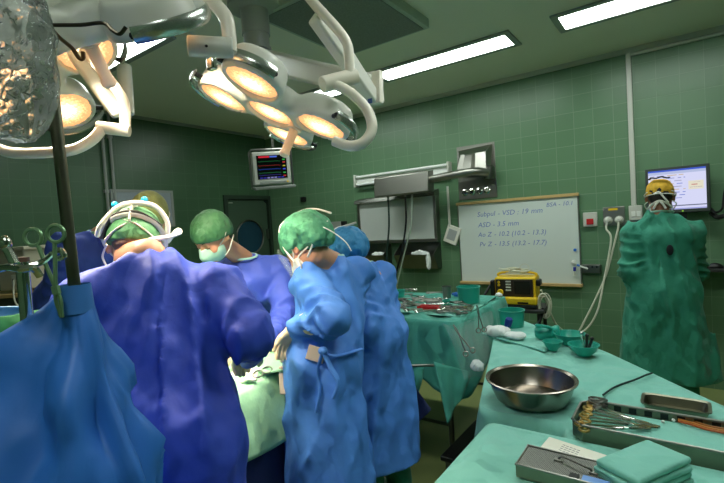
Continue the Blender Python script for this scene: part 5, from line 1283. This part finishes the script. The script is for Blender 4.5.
# shallow dish behind the tray
c = V(-.045, 1.89, ZM2+.004); t = root('shallow_tray', c, 'shallow oblong steel dish with droplets behind the long tray', 'tray')
def sb(hx, hy, z): return [(c[0]+hx*math.copysign(abs(math.cos(a))**.28, math.cos(a)), c[1]+hy*math.copysign(abs(math.sin(a))**.28, math.sin(a)), z) for a in np.linspace(0, 2*PI, 48, endpoint=False)]
rings = [sb(.085, .045, c[2]), sb(.096, .054, c[2]+.030), sb(.103, .061, c[2]+.033), sb(.103, .061, c[2]+.036), sb(.093, .051, c[2]+.033), sb(.083, .043, c[2]+.004)]
vs = sum(rings, []); fs = [tuple(range(47, -1, -1)), tuple(5*48+j for j in range(48))]
for i in range(5):
    for j in range(48): fs.append((i*48+j, i*48+(j+1) % 48, (i+1)*48+(j+1) % 48, (i+1)*48+j))
mesh_obj('dish_shell', vs, fs, TRAYM, t, True, 40)
# ------------------------------------------------------------------ nearest table
ZN = .85
t = table_frame('nearest steel table hidden under the mint drape at the lower right', 'front_table', -.55, .50, .80, 1.46, ZN-.012)
o = drape('table_drape', [(-.575, .76), (.55, .76), (.55, 1.495), (-.575, 1.495)], ZN, .42, MINT, seed=52, rad=.03, fold=.03, flare=.05, nf=30, top_noise=.005); tag(o, 'mint cotton drape over the nearest table at the lower right', 'drape')
ZN2 = ZN+.008
# perforated box
x0, x1, y0, y1 = -.397, -.16, 1.205, 1.325; z0, z1 = ZN2, ZN2+.036
t = root('sterilizing_box', ((x0+x1)/2, (y0+y1)/2, z0), 'flat perforated metal box with a wire handle on the nearest table', 'box')
MESHM = bpy.data.materials.new('perforated metal'); MESHM.use_nodes = True
nt = MESHM.node_tree; b = nt.nodes['Principled BSDF']; b.inputs['Metallic'].default_value = .85; b.inputs['Roughness'].default_value = .4
tc = nt.nodes.new('ShaderNodeTexCoord'); mp = nt.nodes.new('ShaderNodeMapping'); mp.inputs['Rotation'].default_value = (0, 0, PI/4)
br = nt.nodes.new('ShaderNodeTexBrick'); br.offset = 0; br.inputs['Scale'].default_value = 1; br.inputs['Brick Width'].default_value = .0052; br.inputs['Row Height'].default_value = .0052; br.inputs['Mortar Size'].default_value = .0011; br.inputs['Mortar Smooth'].default_value = .2
br.inputs['Color1'].default_value = br.inputs['Color2'].default_value = (.012, .014, .012, 1); br.inputs['Mortar'].default_value = (.30, .30, .27, 1)
nt.links.new(tc.outputs['Object'], mp.inputs[0]); nt.links.new(mp.outputs[0], br.inputs['Vector']); nt.links.new(br.outputs['Color'], b.inputs['Base Color'])
f = MB().bx(x0, x1, y0, y1, z0, z0+.003)
f.bx(x0, x1, y0, y0+.003, z0+.003, z1).bx(x0, x1, y1-.003, y1, z0+.003, z1).bx(x0, x0+.003, y0+.003, y1-.003, z0+.003, z1).bx(x1-.003, x1, y0+.003, y1-.003, z0+.003, z1); f.build('box_body', TRAYM, t, .001)
MB().bx(x0+.004, x1-.004, y0+.004, y1-.004, z1-.003, z1-.001).build('perforated_lid', MESHM, t)
MB().tube([(x0, y0, z1), (x1, y0, z1), (x1, y1, z1), (x0, y1, z1)], .0035, 8, closed=True).build('lid_rim', STEEL, t)
hm = (y0+y1)/2-.006
MB().tube(spline([(x0+.095, hm+.022, z1+.001), (x0+.10, hm+.022, z1+.009), (x0+.112, hm+.022, z1+.012), (x0+.165, hm+.0, z1+.012), (x0+.178, hm, z1+.009), (x0+.182, hm, z1+.001)], 5), .003, 8).build('wire_handle', DSTEEL, t)
for xx, yy in ((x0+.085, hm+.022), (x0+.175, hm)): MB().bx(xx, xx+.022, yy-.008, yy+.008, z1-.001, z1+.004).build('handle_bracket', STEEL, t, .001)
MB().bx(x0+.135, x0+.158, y0+.002, y0+.024, z1-.001, z1+.004).build('latch', BLACK, t, .001)
MB().bx(x0+.165, x1-.01, y0+.004, y0+.03, z1-.001, z1+.0015).build('blue_label', mat('blue label', (112, 154, 214), .6), t)
# white packet
t = root('paper_packet', (-.27, 1.40, ZN2), 'flat white paper packet with printed lines behind the perforated box', 'packet')
a, b_, c_, d_ = [atz(px, py, ZN2+.024)[:2] for px, py in ((540, 447), (549, 436.5), (607, 455), (597, 469))]
pk = MB().prism([tuple(a), tuple(d_), tuple(c_), tuple(b_)], ZN2, ZN2+.024).build('packet', PAPER, t, .002)
ex = nrm(np.append(d_-a, 0)); ey = nrm(np.append(b_-a, 0)); o3 = np.append(a, ZN2+.0245)
for k_ in range(4):
    for w_ in range(5):
        MB().box(o3+ex*(.055+.011*w_)+ey*(.06-.012*k_+.0), (.008, .0022, .0006), np.stack([ex, np.cross(V(0, 0, 1), ex), V(0, 0, 1)], 1)).build('printed_word', DARKINK, pk)
# folded towels
ax = nrm(V(.115, .20, 0)); bx_ = nrm(V(.20, -.115, 0)); c0 = V(-.106, 1.322, ZN2)
for k_ in range(4):
    L1, L2 = .225-.004*k_, .125-.002*k_; th = .0175; R3 = np.stack([bx_, ax, V(0, 0, 1)], 1) @ rotz(.05*math.sin(k_*2.1))
    cc = c0+V(.004*math.sin(k_*3), .004*math.cos(k_*2), th*(k_+.5)+.001*k_)
    def fn(P, cc=cc, R3=R3, L1=L1, L2=L2, k_=k_):
        q = (P-cc) @ R3; d = rbox(q, (0, 0, 0), (L2/2, L1/2, th/2), .008)
        gap = np.maximum(np.abs(q[:, 2])-.0012, -(q[:, 0]+L2*.32)) ; gap = np.maximum(np.abs(q[:, 2]+.001*np.sin(q[:, 1]*40))-.0011, q[:, 0]-(.0)*1.)
        return smax(d, -gap, .003)+.0015*(vnoise(P*V(30, 30, 60), k_)-.5)
    o = sdf_obj('folded_towel', fn, cc-.15, cc+.15, .004, MINT)
    tag(o, ['bottom folded mint towel of the stack on the nearest table', 'second folded mint towel from the bottom of the stack', 'third folded mint towel from the bottom of the stack', 'topmost folded mint towel of the stack on the nearest table'][k_], 'towel', 'stack of folded towels')

# ------------------------------------------------------------------ near left: drip stand, blue drape, clamps, machine
b0 = at(75, 292, .80); t0_ = at(44, 14, .80); px_, py_ = (b0[0]+t0_[0])/2, (b0[1]+t0_[1])/2
t = root('drip_stand', (b0[0], b0[1], 0), 'dark steel drip stand pole rising from the blue drape at the left', 'drip stand')
MB().cyl((b0[0], b0[1], .05), (b0[0], b0[1], 1.50), .0125, n=16).build('lower_pole', DSTEEL, t)
MB().cyl((b0[0], b0[1], 1.50), t0_, .010, n=16).build('upper_pole', mat('dark pole steel', (112, 112, 96), .35, 1., var=.1), t)
for k_ in range(5):
    a = 2*PI*k_/5; e = V(b0[0]+.28*math.cos(a), b0[1]+.28*math.sin(a), .06); l_ = MB().tube([(b0[0], b0[1], .09), e], .014, 8).build('foot', DSTEEL, t)
    MB().lathe([(0, -.012), (.028, -.011), (.028, .011), (0, .012)], e-V(0, 0, .031), (1, 0, 0), 12).build('castor', BLACK, l_)
hk = mat('hook wire', (70, 66, 56), .3, 1.)
tp = at(48, 25, .80)
MB().tube(spline([tp, at(80, 25, .80), at(103, 23, .80), at(112, 30, .80), at(120, 34, .80), at(126, 27, .80)], 6), .0035, 8).build('hook_arm', hk, t)
MB().tube(spline([tp, at(60, 38, .78), at(72, 48, .76), at(79, 58, .75), at(83, 58, .75), at(83, 52, .75)], 6), .0035, 8).build('hook_arm', mat('warm hook wire', (130, 96, 66), .3, 1.), t)
MB().tube(spline([tp, at(36, 14, .79), at(20, 4, .77), at(4, -4, .76)], 6), .0045, 8).build('hook_arm', hk, t)
MB().lathe([(0, 0), (.006, .004), (.012, .02), (.012, .04), (0, .04)], t0_+V(0, 0, .01), (0, 0, -1), 14).build('pole_tip', BLACK, t)
# crumpled clear bag
BAGM = bpy.data.materials.new('crumpled clear film'); BAGM.use_nodes = True
nt = BAGM.node_tree; b = nt.nodes['Principled BSDF']; b.inputs['Base Color'].default_value = (.80, .82, .80, 1); b.inputs['Roughness'].default_value = .08; b.inputs['Transmission Weight'].default_value = .88; b.inputs['IOR'].default_value = 1.2; b.inputs['Specular IOR Level'].default_value = .9
nz = nt.nodes.new('ShaderNodeTexNoise'); nz.inputs['Scale'].default_value = 26; nz.inputs['Detail'].default_value = 2; tc = nt.nodes.new('ShaderNodeTexCoord'); bp = nt.nodes.new('ShaderNodeBump'); bp.inputs['Strength'].default_value = .8; bp.inputs['Distance'].default_value = .02
nt.links.new(tc.outputs['Object'], nz.inputs[0]); nt.links.new(nz.outputs[0], bp.inputs['Height']); nt.links.new(bp.outputs[0], b.inputs['Normal'])
bc = at(0, 62, .72)
def bagf(P):
    q = P-bc; u = np.stack([q @ cR, q @ cU, q @ cF], 1)
    zz = u[:, 1]; wdt = .072+.012*np.cos(zz*18)-.10*np.maximum(zz-.03, 0)
    d = (np.sqrt((u[:, 0]/1.0)**2+(u[:, 2]*1.9)**2)-wdt); d = smax(d, np.abs(zz)-.115, .03)
    return (d-.020*(ridged(P*V(22, 22, 9), 3)-.5)-.010*(ridged(P*V(40, 40, 18), 8)-.5))*.6
o = sdf_obj('drip_bag', bagf, bc-.17, bc+.17, .005, BAGM); tag(o, 'crumpled clear plastic drip bag hanging at the upper left corner', 'drip bag')
# blue tent drape
ap = V(b0[0], b0[1], at(72, 291, .80)[2]); vs = []; fs = []; nA, nR = 120, 30
lf = -cR; lf = nrm(V(lf[0], lf[1], 0)); tow = nrm(V(-cF[0], -cF[1], 0)); rt = -lf
for k_ in range(nR+1):
    t_ = k_/nR
    for j in range(nA):
        a = 2*PI*j/nA; dv = rt*math.cos(a)+tow*math.sin(a)      # 0 right, 90 towards us, 180 left
        left = max(0, -math.cos(a)); front = max(0, math.sin(a)); 
        wide = .21+.14*front+.40*left**2
        rad = .018+wide*(t_**1.05)*(1+.07*math.sin(5*a+1.3+1.2*t_)*min(1, 2*t_)+.05*math.sin(9*a+.5-2*t_)*t_+.03*math.sin(17*a)*(1-t_))
        slope_ = 1.0-.62*left**2
        z_ = ap[2]-1.02*t_**1.05*slope_-.25*t_**2*left**2
        rad += .010*(creases(np.array([[dv[0]*t_*1.3, dv[1]*t_*1.3, z_]]), 77, 8, 5, .8)[0])*6*min(1, t_*4)
        vs.append(V(ap[0], ap[1], z_)+dv*rad)
for k_ in range(nR):
    for j in range(nA): fs.append((k_*nA+j, (k_+1)*nA+j, (k_+1)*nA+(j+1) % nA, k_*nA+(j+1) % nA))
o = mesh_obj('screen_drape', vs, fs, DRAPEB, None, True, 0); tag(o, 'bright blue drape gathered round the drip stand pole and spreading to the lower left', 'drape'); md = o.modifiers.new('Solid', 'SOLIDIFY'); md.thickness = .003
tape = MB().lathe([(.022, -.02), (.026, .028), (.0265, .028), (.03, -.022)], at(75, 300, .795), (0, 0, 1), 20).build('tape_band', mat('pale blue tape', (58, 116, 188), .5), o)
clamp_dir(at(46, 243, .74), at(61, 313, .75), .135, mat('green anodised clamp', (120, 156, 116), .35, .5), 'green ringed towel clamp standing upright, gripping the blue drape', side=cF, parts=True, open_=.08, ringr=.014, r=.0035, name='towel_clamp')
# chrome post with a cross handle
t = root('clamp_post', at(23, 330, .72), 'short chrome post with a curved cross handle in front of the beige machine', 'post')
pb = at(22, 262, .80); MB().cyl((pb[0], pb[1], pb[2]-.32), pb, .0105, n=16).build('post', CHROME, t)
MB().lathe([(.0115, 0), (.0115, .008), (0, .009)], pb, (0, 0, 1), 16).build('post_cap', mat('brown cap', (96, 70, 56), .5), t)
MB().tube(spline([at(-6, 270, .70), at(8, 267, .70), at(22, 269, .70), at(33, 268, .71), at(40, 276, .72)], 6), .006, 8).build('cross_handle', CHROME, t)
MB().tube(spline([at(28, 266, .72), at(42, 262, .74), at(52, 254, .75), at(60, 250, .76), at(64, 256, .76), at(58, 259, .76)], 6), .005, 8).build('cross_handle', CHROME, t)
MB().tube(spline([at(4, 245, .71), at(8, 250, .71), at(12, 258, .71), at(15, 264, .71)], 6), .007, 8).sphere(at(5, 243, .71), (.012, .009, .012), 12, 8).build('wing_knob', CHROME, t)
# beige machine in the background left
cM = at(8, 290, 3.3); t = root('anesthesia_machine', (cM[0], cM[1], 0), 'beige anesthesia machine with sockets and a wooden shelf at the far left', 'machine')
Rm = rotz(math.atan2(cR[1], cR[0]))
def mbx(c_, s_): return MB().box(V(cM[0], cM[1], 0)+Rm @ V(*c_), s_, Rm)
BEIGE = mat('beige enamel', (176, 172, 148), .45, var=.03)
body = mbx((0, .2, 1.40), (.20, .3, .30)).build('cabinet', BEIGE, t, .008)
mbx((0, .2, 1.56), (.24, .34, .03)).build('cabinet_top', BEIGE, t, .006)
mbx((.0, .2, 1.215), (.55, .42, .03)).build('shelf', WOOD, t, .004)
mbx((-.05, .2, .62), (.46, .38, 1.16)).build('base_cabinet', mat('dark machine base', (60, 66, 58), .5), t, .01)
for zz_ in (1.33, 1.42):
    s_ = mbx((.03, .047, zz_), (.07, .008, .07)).build('socket_plate', OFFW, body, .003)
    for dx in (.015, .045): mbx((dx, .041, zz_), (.012, .006, .012)).build('socket_hole', DKGREY, s_)
tag(MB().tube(spline([V(cM[0], cM[1], 0)+Rm @ V(*q) for q in ((.02, .04, 1.33), (.04, .0, 1.24), (.07, -.03, 1.17), (.11, -.03, 1.12), (.16, .02, 1.05))], 6), .006, 8).build('power_cord', CABLEW), 'pale cord hanging from the beige machine at the far left', 'cord')

hang('green_towel', (at(-30, 322, .90), at(60, 308, .95), at(60, 345, .93), at(-30, 352, .88)), mat('mid green cloth', (70, 150, 90), .8, crease=.4, cscale=8), 'green cloth edge showing above the left slope of the bright blue drape', 3)
hang('blue_sheet', (at(-30, 306, 1.02), at(34, 306, 1.05), at(34, 330, 1.04), at(-30, 335, 1.02)), mat('pale blue sheet', (120, 170, 214), .7, crease=.3, cscale=8), 'pale blue sheet edge behind the green cloth at the left border', 6)
